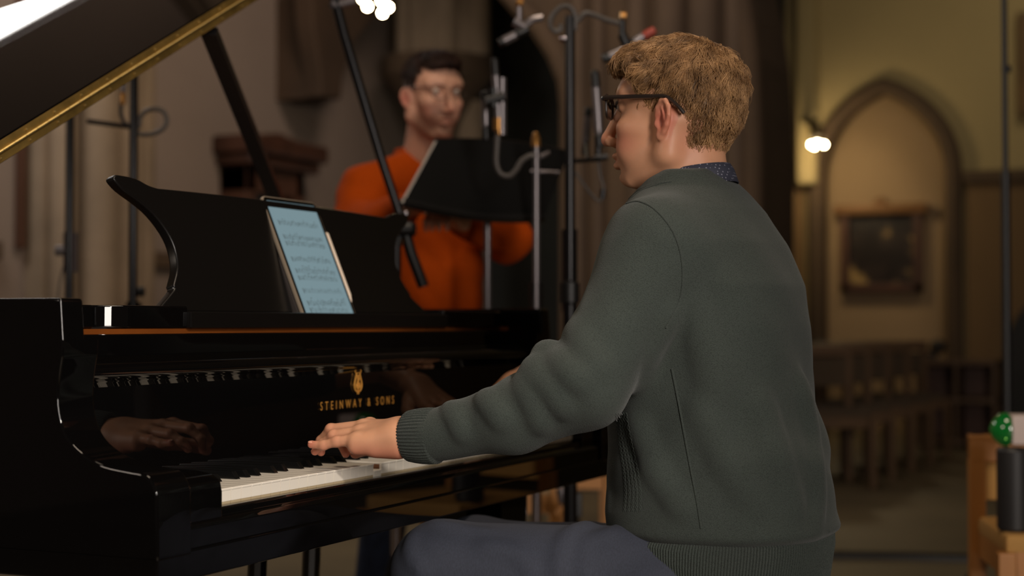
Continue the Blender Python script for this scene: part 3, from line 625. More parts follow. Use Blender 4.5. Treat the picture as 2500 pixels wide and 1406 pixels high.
# ------------------------------------------------------------------ tablet and stylus on the desk shelf
TX0, TX1 = .548, .720; tb, tt = V3(0, .200, .948), V3(0, .2915, 1.163)
td = (tt - tb); TLn = np.linalg.norm(td); td /= TLn; tn = np.cross(td, V3(1, 0, 0)); tn = tn / np.linalg.norm(tn); tn = -tn if tn[1] > 0 else tn
TC = V3((TX0 + TX1) / 2, 0, 0) + (tb + tt) / 2
T = thing('tablet', (TC[0], .2, .948), 'tablet showing sheet music, leaning on the piano music desk', 'tablet')
def rrect(w2, h2, r, n=5):
    return [(sx * (w2 - r) + r * math.cos(a), sy * (h2 - r) + r * math.sin(a)) for sx, sy, a0 in ((1, 1, 0), (-1, 1, 90), (-1, -1, 180), (1, -1, 270)) for a in [math.radians(a0 + 90 * i / n) for i in range(n + 1)]]
def slab2(pts, n0, n1, bev=0):
    bm = bmesh.new(); vs = [bm.verts.new(TC + V3(1, 0, 0) * x + td * y + tn * n0) for x, y in pts]; fc = bm.faces.new(vs); r = bmesh.ops.extrude_face_region(bm, geom=[fc])
    for v in r['geom']:
        if isinstance(v, bmesh.types.BMVert): v.co += Vector(tn * (n1 - n0))
    bmesh.ops.recalc_face_normals(bm, faces=bm.faces[:])
    if bev: bmesh.ops.bevel(bm, geom=[e for e in bm.edges if e.calc_face_angle(0) > .9], offset=bev, segments=2, affect='EDGES', profile=.5)
    return MB().bm(bm)
hw, hh = (TX1 - TX0) / 2, TLn / 2
slab2(rrect(hw, hh, .012), -.0065, -.0003, .0012).build('body', mat('tablet_metal', (168, 152, 132), .35, metal=.5), T)
slab2(rrect(hw - .0022, hh - .0022, .010), -.0004, 0).build('bezel', mat('bezel_black', (8, 8, 8), .1), T)
scn = slab2(rrect(hw - .0085, hh - .0085, .004), 0, .0003).build('screen', mat('screen_glow', (40, 50, 54), .15, emit=(116, 139, 146), es=.92), T)
slab2([(x_, y_ - .009) for x_, y_ in rrect(hw, hh, .012)], -.021, -.0085, .002).build('folio_cover', mat('folio_grey', (44, 38, 35), .6), T)
mk = MB(); rnd = random.Random(3); W2 = hw - .022
def mark(x, y, sx, sy, a=0):
    ca, sa = math.cos(a), math.sin(a); mk.add([TC + V3(1, 0, 0) * (x + ca * u * sx - sa * v * sy) + td * (y + sa * u * sx + ca * v * sy) + tn * .0005 for u, v in ((-1, -1), (1, -1), (1, 1), (-1, 1))], [(0, 1, 2, 3)])
for fr_, notes in ((.86, 26), (.72, 24), (.655, 26), (.50, 28), (.385, 24), (.315, 26), (.19, 10), (.07, 26), (.0, 14)):
    y0 = -hh + .016 + (2 * hh - .04) * fr_ * .98 + .002
    for l in range(5): mark(0, y0 + l * .0016, W2, .00016)
    for i in range(notes):
        x = -W2 + .008 + (2 * W2 - .01) * (i + rnd.random() * .7) / notes; yy = y0 + rnd.uniform(-.001, .0085); mark(x, yy, .0012, .0009, .4); mark(x + .001, yy + .0025, .00022, .0028)
        if rnd.random() < .35: mark(x + .003, yy + .005, .003, .0005, rnd.uniform(-.2, .2))
    mark(-W2 + .003, y0 + .003, .0009, .005, .2); mark(-W2 + .005, y0 + .003, .0006, .004, -.3)
mk.build('music_notation', mat('notation_ink', (70, 86, 92), .5, emit=(74, 88, 92), es=.5), scn, False)
sp0, sp1 = TC + V3(hw + .0045, 0, 0) + td * (hh * .50) - tn * .003, TC + V3(hw + .0045, 0, 0) - td * (hh * .66) - tn * .003
sd = sp1 - sp0; sty = MB().tube([sp0, sp0 + sd * .02, sp0 + sd * .9, sp1], [.002, .0042, .0042, .0012], 12).build('stylus', mat('white_plastic', (214, 196, 176), .35), None, True, tuple(sp1)); tag(sty, 'slim white stylus clipped along the right edge of the tablet', 'stylus')
# ------------------------------------------------------------------ stands and microphones beyond the piano
def stand(name, px, pytop, d, label, cat, group=None, r=.011, m=None, tripod=.2, lower=True, thick=.014, hub=.42, rot=.3, split=.95):
    p = at(px, pytop, d); m = m or M_MIC; t = thing(name, (p[0], p[1], 0), label, cat, group); B = V3(p[0], p[1], 0)
    MB().rod(B + V3(0, 0, .12), V3(p[0], p[1], min(split, p[2] - .02)), thick).build('lower_tube', M_CHROME if lower == 'chrome' else m, t)
    MB().rod(V3(p[0], p[1], min(split, p[2] - .02) - .05), p, r).build('upper_tube', m, t)
    MB().lathe(V3(p[0], p[1], min(split, p[2] - .02) - .03), [(thick, 0), (thick + .006, .005), (thick + .006, .05), (r, .056)], 16).build('clutch', M_MBLK, t)
    for q in range(3):
        a = rot + q * 2 * math.pi / 3; u = V3(math.cos(a), math.sin(a), 0)
        MB().rod(B + V3(0, 0, hub), B + u * tripod + V3(0, 0, .01), .008).rod(B + V3(0, 0, .16), B + u * tripod * .55 + V3(0, 0, .19), .005).build('leg', M_MBLK, t)
    return t, p
def mic(name, a, b, label, r=.0115, cap=M_AMBER, group='small microphones on the stands'):
    """thin microphone from tail a to head b"""
    a, b = np.array(a), np.array(b); d = (b - a) / np.linalg.norm(b - a); L = np.linalg.norm(b - a)
    t = thing(name, a, label, 'microphone', group)
    MB().lathe(a, [(r * .7, 0), (r, L * .08), (r, L * .72), (r * .92, L * .74)], 16, d).build('body', M_GREY, t)
    MB().lathe(a + d * L * .74, [(r * .98, 0), (r * .98, L * .2), (r * .7, L * .26)], 16, d).build('grille', M_MBLK, t)
    MB().lathe(a - d * .03, [(r * .8, 0), (r * .95, .004), (r * .95, .028), (r * .7, .032)], 14, d).build('connector', cap, t)
    return t
# left pair
t, p = stand('microphone_stand', 172, 150, 4.25, 'black microphone stand farthest left, seen below the lid hinge', 'stand', r=.012, thick=.015, split=.5)
q = at(172, 612, 4.25); MB().rod(q - RT * .04, q + RT * .01, .014).rod(q - V3(0, 0, .06), q + V3(0, 0, .05), .02).build('clamp', M_GREY, t)
MB().tube(spline([q, q - RT * .03 - V3(0, 0, .1), q - RT * .04 - V3(0, 0, .35)], 5), .003, 6).build('cable', M_CABLE, t)
t, p = stand('microphone_stand', 327, 165, 4.05, 'tall dark microphone stand with a looped cable, left of the music desk', 'stand', r=.0115, thick=.0145, split=.9)
c = lambda x, y: at(x, y, 4.05)
MB().rod(c(327, 700) - V3(0, 0, .05), c(327, 745), .022).rod(c(327, 712), c(352, 712), .013).build('joint', M_MBLK, t)
MB().rod(c(327, 258), c(327, 287), .0118).build('brass_collar', M_AMBER, t)
MB().rod(c(213, 296), c(322, 310), .0065).build('side_arm', M_MIC, t)
MB().tube(spline([c(322, 318), c(345, 328), c(375, 326), c(400, 312), c(407, 292), c(398, 272), c(378, 266), c(355, 272), c(342, 288), c(340, 305), c(330, 318)], 5), .0062, 8).build('looped_cable', M_CABLE, t)
MB().tube(spline([c(301, 230), c(296, 255), c(296, 280), c(305, 300), c(322, 312)], 5), .0055, 8).build('cable', M_MBLK, t)
mic('microphone', c(301, 228), c(304, 150), 'small microphone with a brass collar under the raised lid', .0085)
# boom in front of the singer
d = 3.62; c = lambda x, y, e=0: at(x, y, d + e)
t, p = stand('boom_stand', 968, 600, d, 'black boom stand whose long arm slants across the singer', 'stand', lower='chrome', r=.011, thick=.0125, split=.63, tripod=.12)
pv = c(984, 548); MB().rod(p, pv, .012).build('post_top', M_MBLK, t)
MB().tube([c(812, -25), c(840, 85), c(930, 385), c(984, 548)], [.0125, .0125, .0115, .011], 14).build('boom_arm', M_MIC, t)
MB().tube([c(984, 548), c(1004, 620), c(1034, 700)], .0135, 12).build('boom_tail', M_MBLK, t)
MB().ball(c(969, 532), .0085).ball(c(991, 522), .0085).build('clutch_knob', M_CHROME, t)
MB().lathe(c(985, 560), [(.012, -.03), (.02, -.02), (.02, .02), (.012, .03)], 16, RT).build('clutch', M_MBLK, t)
MB().ball(c(985, 588), .009).ball(c(1020, 640), .007).build('bolt', M_AMBER, t)
MB().tube([c(1007, 632), c(1012, 655), c(1023, 688)], [.006, .009, .005], 10).build('lever', M_CHROME, t)
MB().rod(c(818, 14), c(868, 2), .011).rod(c(812, 6), c(822, 18), .013).build('top_clamp', M_GREY, t)
# tall stand with side arms, right of the music stand
d = 3.62; c = lambda x, y, e=0: at(x, y, d + e)
t, p = stand('microphone_stand', 1391, 40, d, 'tallest black microphone stand, just left of the pianist, with scrolled arms on top', 'stand', r=.0125, thick=.0165, split=1.02)
MB().rod(c(1391, 45), c(1391, 105), .0105).build('top_sleeve', M_CHROME, t)
MB().tube(spline([c(1402, 75), c(1404, 40), c(1392, 18), c(1372, 16), c(1355, 30), c(1345, 48), c(1345, 65), c(1355, 76), c(1368, 72), c(1368, 60)], 5), .0065, 8).build('scrolled_arm', M_CABLE, t)
MB().rod(c(1268, 8), c(1268, 50), .007).rod(c(1255, 52), c(1283, 68), .012).tube(spline([c(1283, 62), c(1300, 48), c(1325, 43)], 4), .009, 8).build('swivel', M_GREY, t)
MB().tube(spline([c(1410, 52), c(1428, 32), c(1455, 38), c(1480, 48), c(1515, 58)], 4), .0065, 8).build('side_arm', M_CABLE, t)
MB().rod(c(1519, 45), c(1519, 85), .008).rod(c(1519, 85), c(1530, 110), .012).build('swivel', M_MBLK, t)
MB().rod(c(1515, 40), c(1528, 40), .011).build('arm_tip', M_AMBER, t)
MB().rod(c(1262, 4), c(1276, 10), .011).build('arm_tip', M_AMBER, t)
MB().ball(c(1378, 95), (.012, .012, .009)).ball(c(1391, 193), .007).ball(c(1388, 563), .009).ball(c(1402, 632), (.008, .008, .016)).ball(c(1384, 724), .009).build('knob', M_CHROME, t)
MB().rod(c(1391, 560), c(1391, 760), .0185).build('sleeve', M_MBLK, t)
mic('microphone', c(1262, 84), c(1218, 106), 'short silver microphone angled down from the scrolled arm, above the music stand', .0115, M_MBLK)
mic('microphone', c(1533, 118, .1), c(1470, 145, .1), 'blurred grey microphone pointing at the back of the pianist hair fringe', .0115, M_MBLK)
mic('microphone', c(1572, 88, .1), c(1540, 106, .1), 'silver microphone half hidden behind the top of the pianist hair', .011, mat('red_band', (160, 60, 44), .5))
# upright pair on a curved arm
mic('microphone', c(1217, 300), c(1207, 142), 'upright microphone with a brass collar above the left of the music stand', .0095)
o = mic('microphone', c(1186, 312, .05), c(1184, 222, .05), 'black microphone hanging left of the upright pair', .0105, M_MBLK)
t = thing('microphone_bracket', c(1215, 300), 'black curved bracket holding the upright microphones in front of the music stand', 'bracket')
MB().tube(spline([c(1216, 318), c(1213, 360), c(1212, 400), c(1222, 424), c(1243, 430), c(1260, 415), c(1275, 392), c(1296, 380), c(1308, 384)], 5), .0068, 10).build('gooseneck', M_CABLE, t)
MB().rod(c(1216, 288), c(1216, 318), .012).build('brass_collar', M_AMBER, t)
MB().rod(c(1226, 330), c(1226, 190), .010).build('stem', M_GREY, t)
MB().rod(c(1186, 248), c(1232, 236), .015).rod(c(1204, 215), c(1206, 262), .013).build('clip', M_MBLK, t)
d = 3.78; c = lambda x, y, e=0: at(x, y, d + e)
t, p = stand('microphone_stand', 1309, 345, d, 'slim grey stand with a brass tip in front of the music stand', 'stand', r=.0085, thick=.012, m=M_GREY, lower='chrome', split=.66, tripod=.1)
MB().lathe(c(1308, 358), [(.012, 0), (.011, .02), (.006, .034), (.004, .036)], 14).build('brass_tip', M_AMBER, t)
MB().tube(spline([c(1318, 383), c(1330, 378), c(1342, 372)], 3), .006, 8).rod(c(1296, 418), c(1365, 421), .005).build('side_arm', M_GREY, t)
MB().rod(c(1309, 690), c(1309, 815), .016).build('sleeve', M_MBLK, t)
d = 3.75; c = lambda x, y, e=0: at(x, y, d + e)
mic('microphone', c(1462, 330), c(1452, 172), 'tall dark microphone hanging left of the pianist glasses', .0115, M_MBLK)
mic('microphone', c(1430, 350, .1), c(1437, 262, .1), 'smaller dark microphone left of the tall one near the pianist nose', .010, M_MBLK)
t = thing('microphone_bracket', c(1430, 392), 'slim black bar carrying the two dark microphones just right of the tallest stand', 'bracket')
MB().rod(c(1391, 394, -.13), c(1466, 389), .0055).rod(c(1432, 345, .1), c(1436, 392, -.04), .005).rod(c(1459, 325), c(1461, 390), .005).build('bar', M_MBLK, t)
t = thing('cable_loop', c(1460, 370), 'thin cable looping down beside the pianist mouth', 'cable')
MB().tube(spline([c(1459, 372), c(1464, 420), c(1474, 460), c(1466, 490), c(1448, 480), c(1425, 450), c(1405, 420)], 5), .0032, 8).build('wire', M_CABLE, t)
MB().rod(c(1450, 386), c(1484, 382), .009).rod(c(1460, 335), c(1461, 392), .008).build('wire_clip', M_MIC, t)
MB().rod(c(1473, 462), c(1470, 485), .008).build('plug', M_MIC, t)
# orchestral music stand in front of the singer
d = 3.95; a, b, c2, d2 = at(1063, 343, d - .12), at(1388, 372, d + .10), at(1326, 532, d - .05), at(982, 492, d - .27)
t = thing('music_stand', (*at(1190, 470, d - .06)[:2], 0), 'black orchestral music stand in front of the man in orange', 'music stand')
nn = np.cross(b - a, d2 - a); nn /= np.linalg.norm(nn); nn = nn if nn @ RT > 0 else -nn
rows = []; n = 12
for i in range(n + 1):
    u = i / n; P, Q = a + (b - a) * u, d2 + (c2 - d2) * u; s_ = math.sin(math.pi * u); rows.append((P + V3(0, 0, 1) * .012 * s_, Q - V3(0, 0, 1) * .015 * s_))
vs = []; fs = []
for P, Q in rows: vs += [P, Q, Q + nn * .006, P + nn * .006]
for i in range(n):
    for j in range(4): fs.append((i * 4 + j, i * 4 + (j + 1) % 4, i * 4 + 4 + (j + 1) % 4, i * 4 + 4 + j))
fs += [(0, 1, 2, 3), (n * 4 + 3, n * 4 + 2, n * 4 + 1, n * 4)]
MB().add(vs, fs).build('desk_plate', mat('stand_black', (9, 9, 9), .6, spec=.2), t, True, ang=60)
MB().tube([P for P, Q in rows], .006, 8).build('rim', M_MIC, t)
MB().tube([Q for P, Q in rows], .012, 8).build('ledge', M_MBLK, t)
pb = at(1190, 462, d - .06); MB().rod((pb[0], pb[1], .1), pb, .0095).build('post', M_GREY, t)
MB().rod(pb - RT * .04, pb + RT * .05, .014).rod(pb, pb + V3(0, 0, .05) + FH * .03, .018).build('tilt_joint', M_MBLK, t)
MB().rod((pb[0], pb[1], .1), (pb[0], pb[1], .62), .013).build('lower_tube', M_MBLK, t)
for q in range(3):
    u = V3(math.cos(q * 2.09 + .2), math.sin(q * 2.09 + .2), 0); MB().rod((pb[0], pb[1], .3), V3(pb[0], pb[1], .012) + u * .2, .008).build('leg', M_MBLK, t)
o_ = at(1062, 342, d - .14); e_ = at(980, 492, d - .29); hx = (b - a) / np.linalg.norm(b - a)
f = MB(); off = nn * -.004
f.add([o_ + off, o_ + hx * .007 + off, e_ + hx * .008 + off, e_ + off, o_ - FH * -.03, o_ + hx * .007 + FH * .03, e_ + hx * .008 + FH * .03, e_ + FH * .03], [(0, 1, 2, 3), (7, 6, 5, 4), (0, 4, 5, 1), (1, 5, 6, 2), (2, 6, 7, 3), (3, 7, 4, 0)])
o = f.build('sheet_music', mat('paper', (168, 160, 152), .8), None, False, tuple(e_)); tag(o, 'white sheet music edge standing on the black music stand', 'sheet music')
# wooden chairs seen under the piano
for i, (px, d, rz) in enumerate(((1205, 4.95, 24), (1350, 5.65, 24), (1505, 6.3, 24))):
    if i == 0: pr = wooden_chair('', None, mat('honey_wood', (186, 128, 66), .5, var=.15, vscale=5, stretch=(1, 1, .15)), mat('beige_pad', (176, 150, 112), .8), 'wooden_chair', .46, .60, .40, True); o = pr
    else: o = copy_tree(pr)
    p = at(px, 1100, d); o.location = (p[0], p[1], 0); o.rotation_euler = (0, 0, math.radians(rz + 180))
    tag(o, ['empty honey wooden chair seen under the piano keybed, leftmost of three', 'empty honey wooden chair seen under the piano, middle of three', 'honey wooden chair just left of the pianist waist, behind the keyboard end'][i], 'chair', 'wooden chairs behind the piano')
p = at(1400, 1215, 4.5)
t = thing('camera_tripod', (p[0], p[1], 0), 'small tripod with grey clamps and a red knob under the right end of the piano', 'tripod')
c = lambda x, y: at(x, y, 4.5)
MB().rod(c(1370, 1190), c(1378, 1225), .018).rod(c(1372, 1205), c(1388, 1245), .014).build('clamp', M_GREY, t)
MB().obox(c(1402, 1232), RT, FH, (0, 0, 1), (.022, .02, .035), .005).build('head', M_MBLK, t)
MB().ball(c(1403, 1237), .008).build('button', M_CHROME, t)
MB().rod(c(1388, 1207), c(1408, 1204), .009).build('red_knob', mat('red_plastic', (190, 60, 50), .5), t)
MB().rod(c(1384, 1225), c(1360, 1256), .009).build('handle', M_WOOD, t)
for q in range(3):
    u = V3(math.cos(q * 2.09), math.sin(q * 2.09), 0); MB().rod(V3(p[0], p[1], p[2] - .05), V3(p[0], p[1], .01) + u * .28, .011).build('leg', M_MBLK, t)
# ------------------------------------------------------------------ people
def skin_mat(name, base, red, spec=.35, beard=None):
    m = mat(name, base, .48, spec=spec, var=.05, vscale=45, bump=.12, bscale=700, bdist=.0005); nt = m.node_tree; b = nt.nodes['Principled BSDF']
    b.inputs['Subsurface Weight'].default_value = .12; b.inputs['Subsurface Radius'].default_value = (.012, .004, .002); b.inputs['Subsurface Scale'].default_value = .6
    src = b.inputs['Base Color'].links[0].from_socket
    for attr, col in (('redness', red), ('beard', beard or (90, 62, 48))):
        a = nt.nodes.new('ShaderNodeAttribute'); a.attribute_name = attr; mx = nt.nodes.new('ShaderNodeMix'); mx.data_type = 'RGBA'
        nt.links.new(a.outputs['Fac'], mx.inputs['Factor']); nt.links.new(src, mx.inputs[6]); mx.inputs[7].default_value = (*lin(col), 1); src = mx.outputs[2]
    nt.links.new(src, b.inputs['Base Color']); return m
SK1 = skin_mat('fair_skin', (196, 144, 112), (192, 102, 86)); SK2 = skin_mat('ruddy_skin', (212, 160, 134), (200, 112, 96), beard=(112, 72, 52))

def head_sdf(h=.002, face=1.0, chin=0.):
    """head in its own frame: x forward, y to its left, z up, origin midway between the ear canals"""
    F = Field((-.125, -.105, -.20), (.15, .105, .16), h)
    F.ell((-.004, 0, .050), (.090, .074, .080), .01); F.ell((-.022, 0, .010), (.060, .064, .050), .02)
    F.ell((.030, 0, .050), (.062, .066, .066), .015)
    F.ell((.042, 0, -.016), (.052, .056, .062), .02)
    for s in (-1, 1):
        F.cone((.083, s * .014, .051), (.070, s * .046, .050), .013, .012, .014)          # brow
        F.ell((.060, s * .043, -.004), (.026, .021, .018), .018)                             # cheek bone
        F.ell((.066, s * .030, -.034), (.024, .022, .024), .016)                             # cheek
        F.cone((.002, s * .056, -.046), (.066, s * .022, -.078 - chin), .016, .014, .022)    # jaw
        F.cone((-.004, s * .058, .0), (.002, s * .055, -.046), .018, .017, .02)
    F.ell((.034, 0, -.048), (.050, .046, .040), .02)
    F.ell((.080, 0, -.072 - chin), (.017, .020, .015), .016)                                 # chin
    F.ell((.078, 0, -.046), (.020, .026, .022), .012)                                        # muzzle
    for s in (-1, 1):
        F.ell((.099, s * .031, .032), (.018, .017, .012), .010, 'sub')                       # eye socket
    F.cone((.088, 0, .040), (.116, 0, -.008), .0085, .0085, .010); F.ell((.1175, 0, -.015), (.0105, .0105, .0095), .007)
    for s in (-1, 1): F.ell((.106, s * .0125, -.0195), (.0105, .0075, .0075), .006); F.ell((.110, s * .0065, -.0275), (.006, .0032, .004), .002, 'sub')
    F.ell((.0985, 0, -.0410), (.0092, .021, .0062), .003); F.ell((.0968, 0, -.0550), (.0096, .018, .0072), .004)
    F.cone((.108, -.020, -.0478), (.108, .020, -.0478), .0034, None, .002, 'sub'); F.ell((.092, 0, -.065), (.008, .018, .005), .006, 'sub')
    for s in (-1, 1):
        F.ell((.0765, s * .031, .031), (.0125, .0145, .0115), .004)                          # lids over the eyeball
        F.cone((.0895, s * .022, .0295), (.0845, s * .041, .0295), .0012, None, .002, 'sub')
        # ear: outer shell, hollow, helix rim, lobe
        c = V3(.004, s * .0775, .001); q = .84
        L = lambda x, z, o=0: c + V3(.85, s * -.42, 0) * (x * q) + V3(0, 0, 1) * (z * q) + V3(.0, s, 0) * (o * q)
        F.ell(L(-.004, .004), (.0155, .0058, .0265), .004, R=[[.88, -s * .47, .10], [s * .47, .88, 0], [-.10, 0, .99]])
        F.ell(L(.004, -.004, .008), (.0078, .0062, .0115), .003, 'sub'); F.ell(L(-.003, .013, .0085), (.0078, .0052, .0095), .003, 'sub')
        rim = [L(.012, .008, .002), L(.010, .022, .002), L(.0, .033, .003), L(-.012, .032, .004), L(-.020, .021, .005), L(-.021, .006, .005), L(-.015, -.010, .004), L(-.006, -.022, .002)]
        F.chain(rim, [.0030, .0032, .0034, .0034, .0034, .0032, .0031, .0036], .003)
        F.cone(L(-.004, .020, .004), L(-.010, .002, .004), .0024, .0026, .003); F.ell(L(.003, -.027, .001), (.0068, .0038, .0075), .005)
        F.ell(L(.013, -.006, .002), (.0036, .003, .0055), .003)
    # neck
    F.cone((-.012, 0, -.02), (-.030, 0, -.19), .050, .059, .02); F.cone((.010, .0, -.05), (-.008, 0, -.19), .044, .050, .025)
    return F
def head_attrs(V):
    x, y, z = V.T; ay = np.abs(y)
    g = lambda cx, cy, cz, r: np.exp(-(((x - cx) ** 2 + (ay - cy) ** 2 + (z - cz) ** 2) / r ** 2))
    red = .9 * g(.096, .0, -.048, .013) * (ay < .024) + .8 * g(.002, .082, .002, .026) * (ay > .073) + .55 * g(.07, .045, -.022, .022) + .6 * g(.118, 0, -.016, .014) + .25 * g(-.03, .055, -.03, .03)
    return np.clip(red, 0, 1)
def place(V, H, f, l, u): return np.asarray(H) + V[:, :1] * f + V[:, 1:2] * l + V[:, 2:3] * u
def glasses(name, H, fr, parent, m, round_=False, w=.0024, tw=1.55):
    f, l, u = fr; P = lambda x, y, z: np.asarray(H) + x * f + y * l + z * u
    fm = MB(); lens = []
    for s in (-1, 1):
        pts = []
        for i in range(28):
            a = 2 * math.pi * i / 28; ex = .55 if not round_ else 1.
            cx, sz = math.cos(a), math.sin(a); cx = math.copysign(abs(cx) ** ex, cx); sz = math.copysign(abs(sz) ** ex, sz)
            y = s * .033 + cx * .0245; z = .030 + sz * (.0165 if not round_ else .0195); pts.append((.106 - .22 * max(0, abs(y) - .02), y, z))
        fm.tube([P(*p) for p in pts], w * .8, 8, closed=True); lens.append(pts)
        if not round_: fm.tube([P(p[0] + .0005, p[1], p[2]) for p in pts if p[2] > .036][:: 1 if True else 1], w * 1.35, 8)
        fm.tube(spline([P(.101, s * .058, .0405), P(.096, s * .0655, .0405), P(.06, s * .0745, .0385), P(.018, s * .079, .036)], 5), [w * tw] * 5 + [w * tw * .9] * 11, 8)
        fm.tube(spline([P(.018, s * .079, .036), P(-.004, s * .083, .034), P(-.022, s * .084, .020), P(-.032, s * .082, .008)], 5), w * 1.2, 8)
    fm.tube(spline([P(.106, -.0095, .036), P(.111, 0, .039), P(.106, .0095, .036)], 4), w * .8, 8)
    g = fm.build(name, m, parent)
    for pts in lens:
        c = np.mean(pts, 0); MB().add([P(*c)] + [P(*p) for p in pts], [(0, i + 1, (i + 1) % 28 + 1) for i in range(28)]).build('lens', M_LENS, g)
    return g
def lens_mat():
    m = bpy.data.materials.new('lens_glass'); m.use_nodes = True; nt = m.node_tree; nt.nodes.clear(); o = nt.nodes.new('ShaderNodeOutputMaterial'); a = nt.nodes.new('ShaderNodeBsdfTransparent'); b = nt.nodes.new('ShaderNodeBsdfGlossy')
    b.inputs['Roughness'].default_value = .03; x = nt.nodes.new('ShaderNodeMixShader'); fz = nt.nodes.new('ShaderNodeFresnel'); fz.inputs[0].default_value = 1.5
    nt.links.new(fz.outputs[0], x.inputs[0]); nt.links.new(a.outputs[0], x.inputs[1]); nt.links.new(b.outputs[0], x.inputs[2]); nt.links.new(x.outputs[0], o.inputs[0]); return m
M_LENS = lens_mat()
def knit(name, col, hi=1.35, rib=True, scale=560, sheen=.25, bst=.75):
    """knitted wool: fine rows in relief, vertical ribs where the attribute 'rib' is set"""
    m = mat(name, col, .92, spec=.15, sheen=sheen); nt = m.node_tree; b = nt.nodes['Principled BSDF']; c = lin(col)
    tc = nt.nodes.new('ShaderNodeTexCoord'); mp = nt.nodes.new('ShaderNodeMapping'); mp.inputs['Scale'].default_value = (1, 1, 1.9); nt.links.new(tc.outputs['Object'], mp.inputs[0])
    v = nt.nodes.new('ShaderNodeTexVoronoi'); v.inputs['Scale'].default_value = scale; nt.links.new(mp.outputs[0], v.inputs['Vector'])
    n = nt.nodes.new('ShaderNodeTexNoise'); n.inputs['Scale'].default_value = 260; n.inputs['Detail'].default_value = 3; nt.links.new(tc.outputs['Object'], n.inputs['Vector'])
    n2 = nt.nodes.new('ShaderNodeTexNoise'); n2.inputs['Scale'].default_value = 14; nt.links.new(tc.outputs['Object'], n2.inputs['Vector'])
    r = nt.nodes.new('ShaderNodeValToRGB'); r.color_ramp.elements[0].position = .0; r.color_ramp.elements[1].position = .8
    r.color_ramp.elements[0].color = (*[x * hi for x in c], 1); r.color_ramp.elements[1].color = (*[x * .62 for x in c], 1); nt.links.new(v.outputs['Distance'], r.inputs[0])
    mx = nt.nodes.new('ShaderNodeMix'); mx.data_type = 'RGBA'; mx.inputs[0].default_value = .25; nt.links.new(r.outputs[0], mx.inputs[6]); r2 = nt.nodes.new('ShaderNodeValToRGB')
    r2.color_ramp.elements[0].color = (*[x * .7 for x in c], 1); r2.color_ramp.elements[1].color = (*[x * 1.3 for x in c], 1); nt.links.new(n2.outputs[0], r2.inputs[0]); nt.links.new(r2.outputs[0], mx.inputs[7]); nt.links.new(mx.outputs[2], b.inputs['Base Color'])
    a = nt.nodes.new('ShaderNodeAttribute'); a.attribute_name = 'ribc'; k = nt.nodes.new('ShaderNodeMath'); k.operation = 'MULTIPLY'; k.inputs[1].default_value = 2 * math.pi / .0046; nt.links.new(a.outputs['Fac'], k.inputs[0])
    sn = nt.nodes.new('ShaderNodeMath'); sn.operation = 'SINE'; nt.links.new(k.outputs[0], sn.inputs[0]); am = nt.nodes.new('ShaderNodeAttribute'); am.attribute_name = 'ribm'
    ml = nt.nodes.new('ShaderNodeMath'); ml.operation = 'MULTIPLY'; nt.links.new(sn.outputs[0], ml.inputs[0]); nt.links.new(am.outputs['Fac'], ml.inputs[1])
    ad = nt.nodes.new('ShaderNodeMath'); ad.operation = 'MULTIPLY_ADD'; nt.links.new(v.outputs['Distance'], ad.inputs[0]); ad.inputs[1].default_value = -1.5; nt.links.new(ml.outputs[0], ad.inputs[2])
    a3 = nt.nodes.new('ShaderNodeMath'); a3.operation = 'MULTIPLY_ADD'; nt.links.new(n.outputs[0], a3.inputs[0]); a3.inputs[1].default_value = .10; nt.links.new(ad.outputs[0], a3.inputs[2])
    bp = nt.nodes.new('ShaderNodeBump'); bp.inputs['Strength'].default_value = bst; bp.inputs['Distance'].default_value = .0007; nt.links.new(a3.outputs[0], bp.inputs['Height']); nt.links.new(bp.outputs[0], b.inputs['Normal'])
    return m
M_GREEN = knit('green_wool', (56, 62, 58), sheen=.1, bst=.5); M_ORANGE = knit('orange_wool', (188, 74, 4), scale=420, sheen=.0, bst=.4)
M_SEAM = mat('green_wool_seam', (40, 46, 42), .95, spec=.1)
M_JEAN = mat('dark_denim', (42, 46, 58), .85, var=.16, vscale=500, bump=.35, bscale=900, bdist=.0006, stretch=(1, 1, .35)); M_JEAN2 = mat('blue_denim', (38, 50, 78), .85, var=.3, vscale=30)
def collar_mat():
    m = mat('dotted_shirt', (46, 48, 62), .7); nt = m.node_tree; b = nt.nodes['Principled BSDF']; tc = nt.nodes.new('ShaderNodeTexCoord'); v = nt.nodes.new('ShaderNodeTexVoronoi'); v.inputs['Scale'].default_value = 210; v.inputs['Randomness'].default_value = .25
    r = nt.nodes.new('ShaderNodeValToRGB'); r.color_ramp.interpolation = 'CONSTANT'; r.color_ramp.elements[0].color = (.22, .22, .27, 1); r.color_ramp.elements[1].position = .22; r.color_ramp.elements[1].color = (*lin((46, 48, 62)), 1)
    nt.links.new(tc.outputs['Object'], v.inputs['Vector']); nt.links.new(v.outputs['Distance'], r.inputs[0]); nt.links.new(r.outputs[0], b.inputs['Base Color']); return m
M_COLLAR = collar_mat()

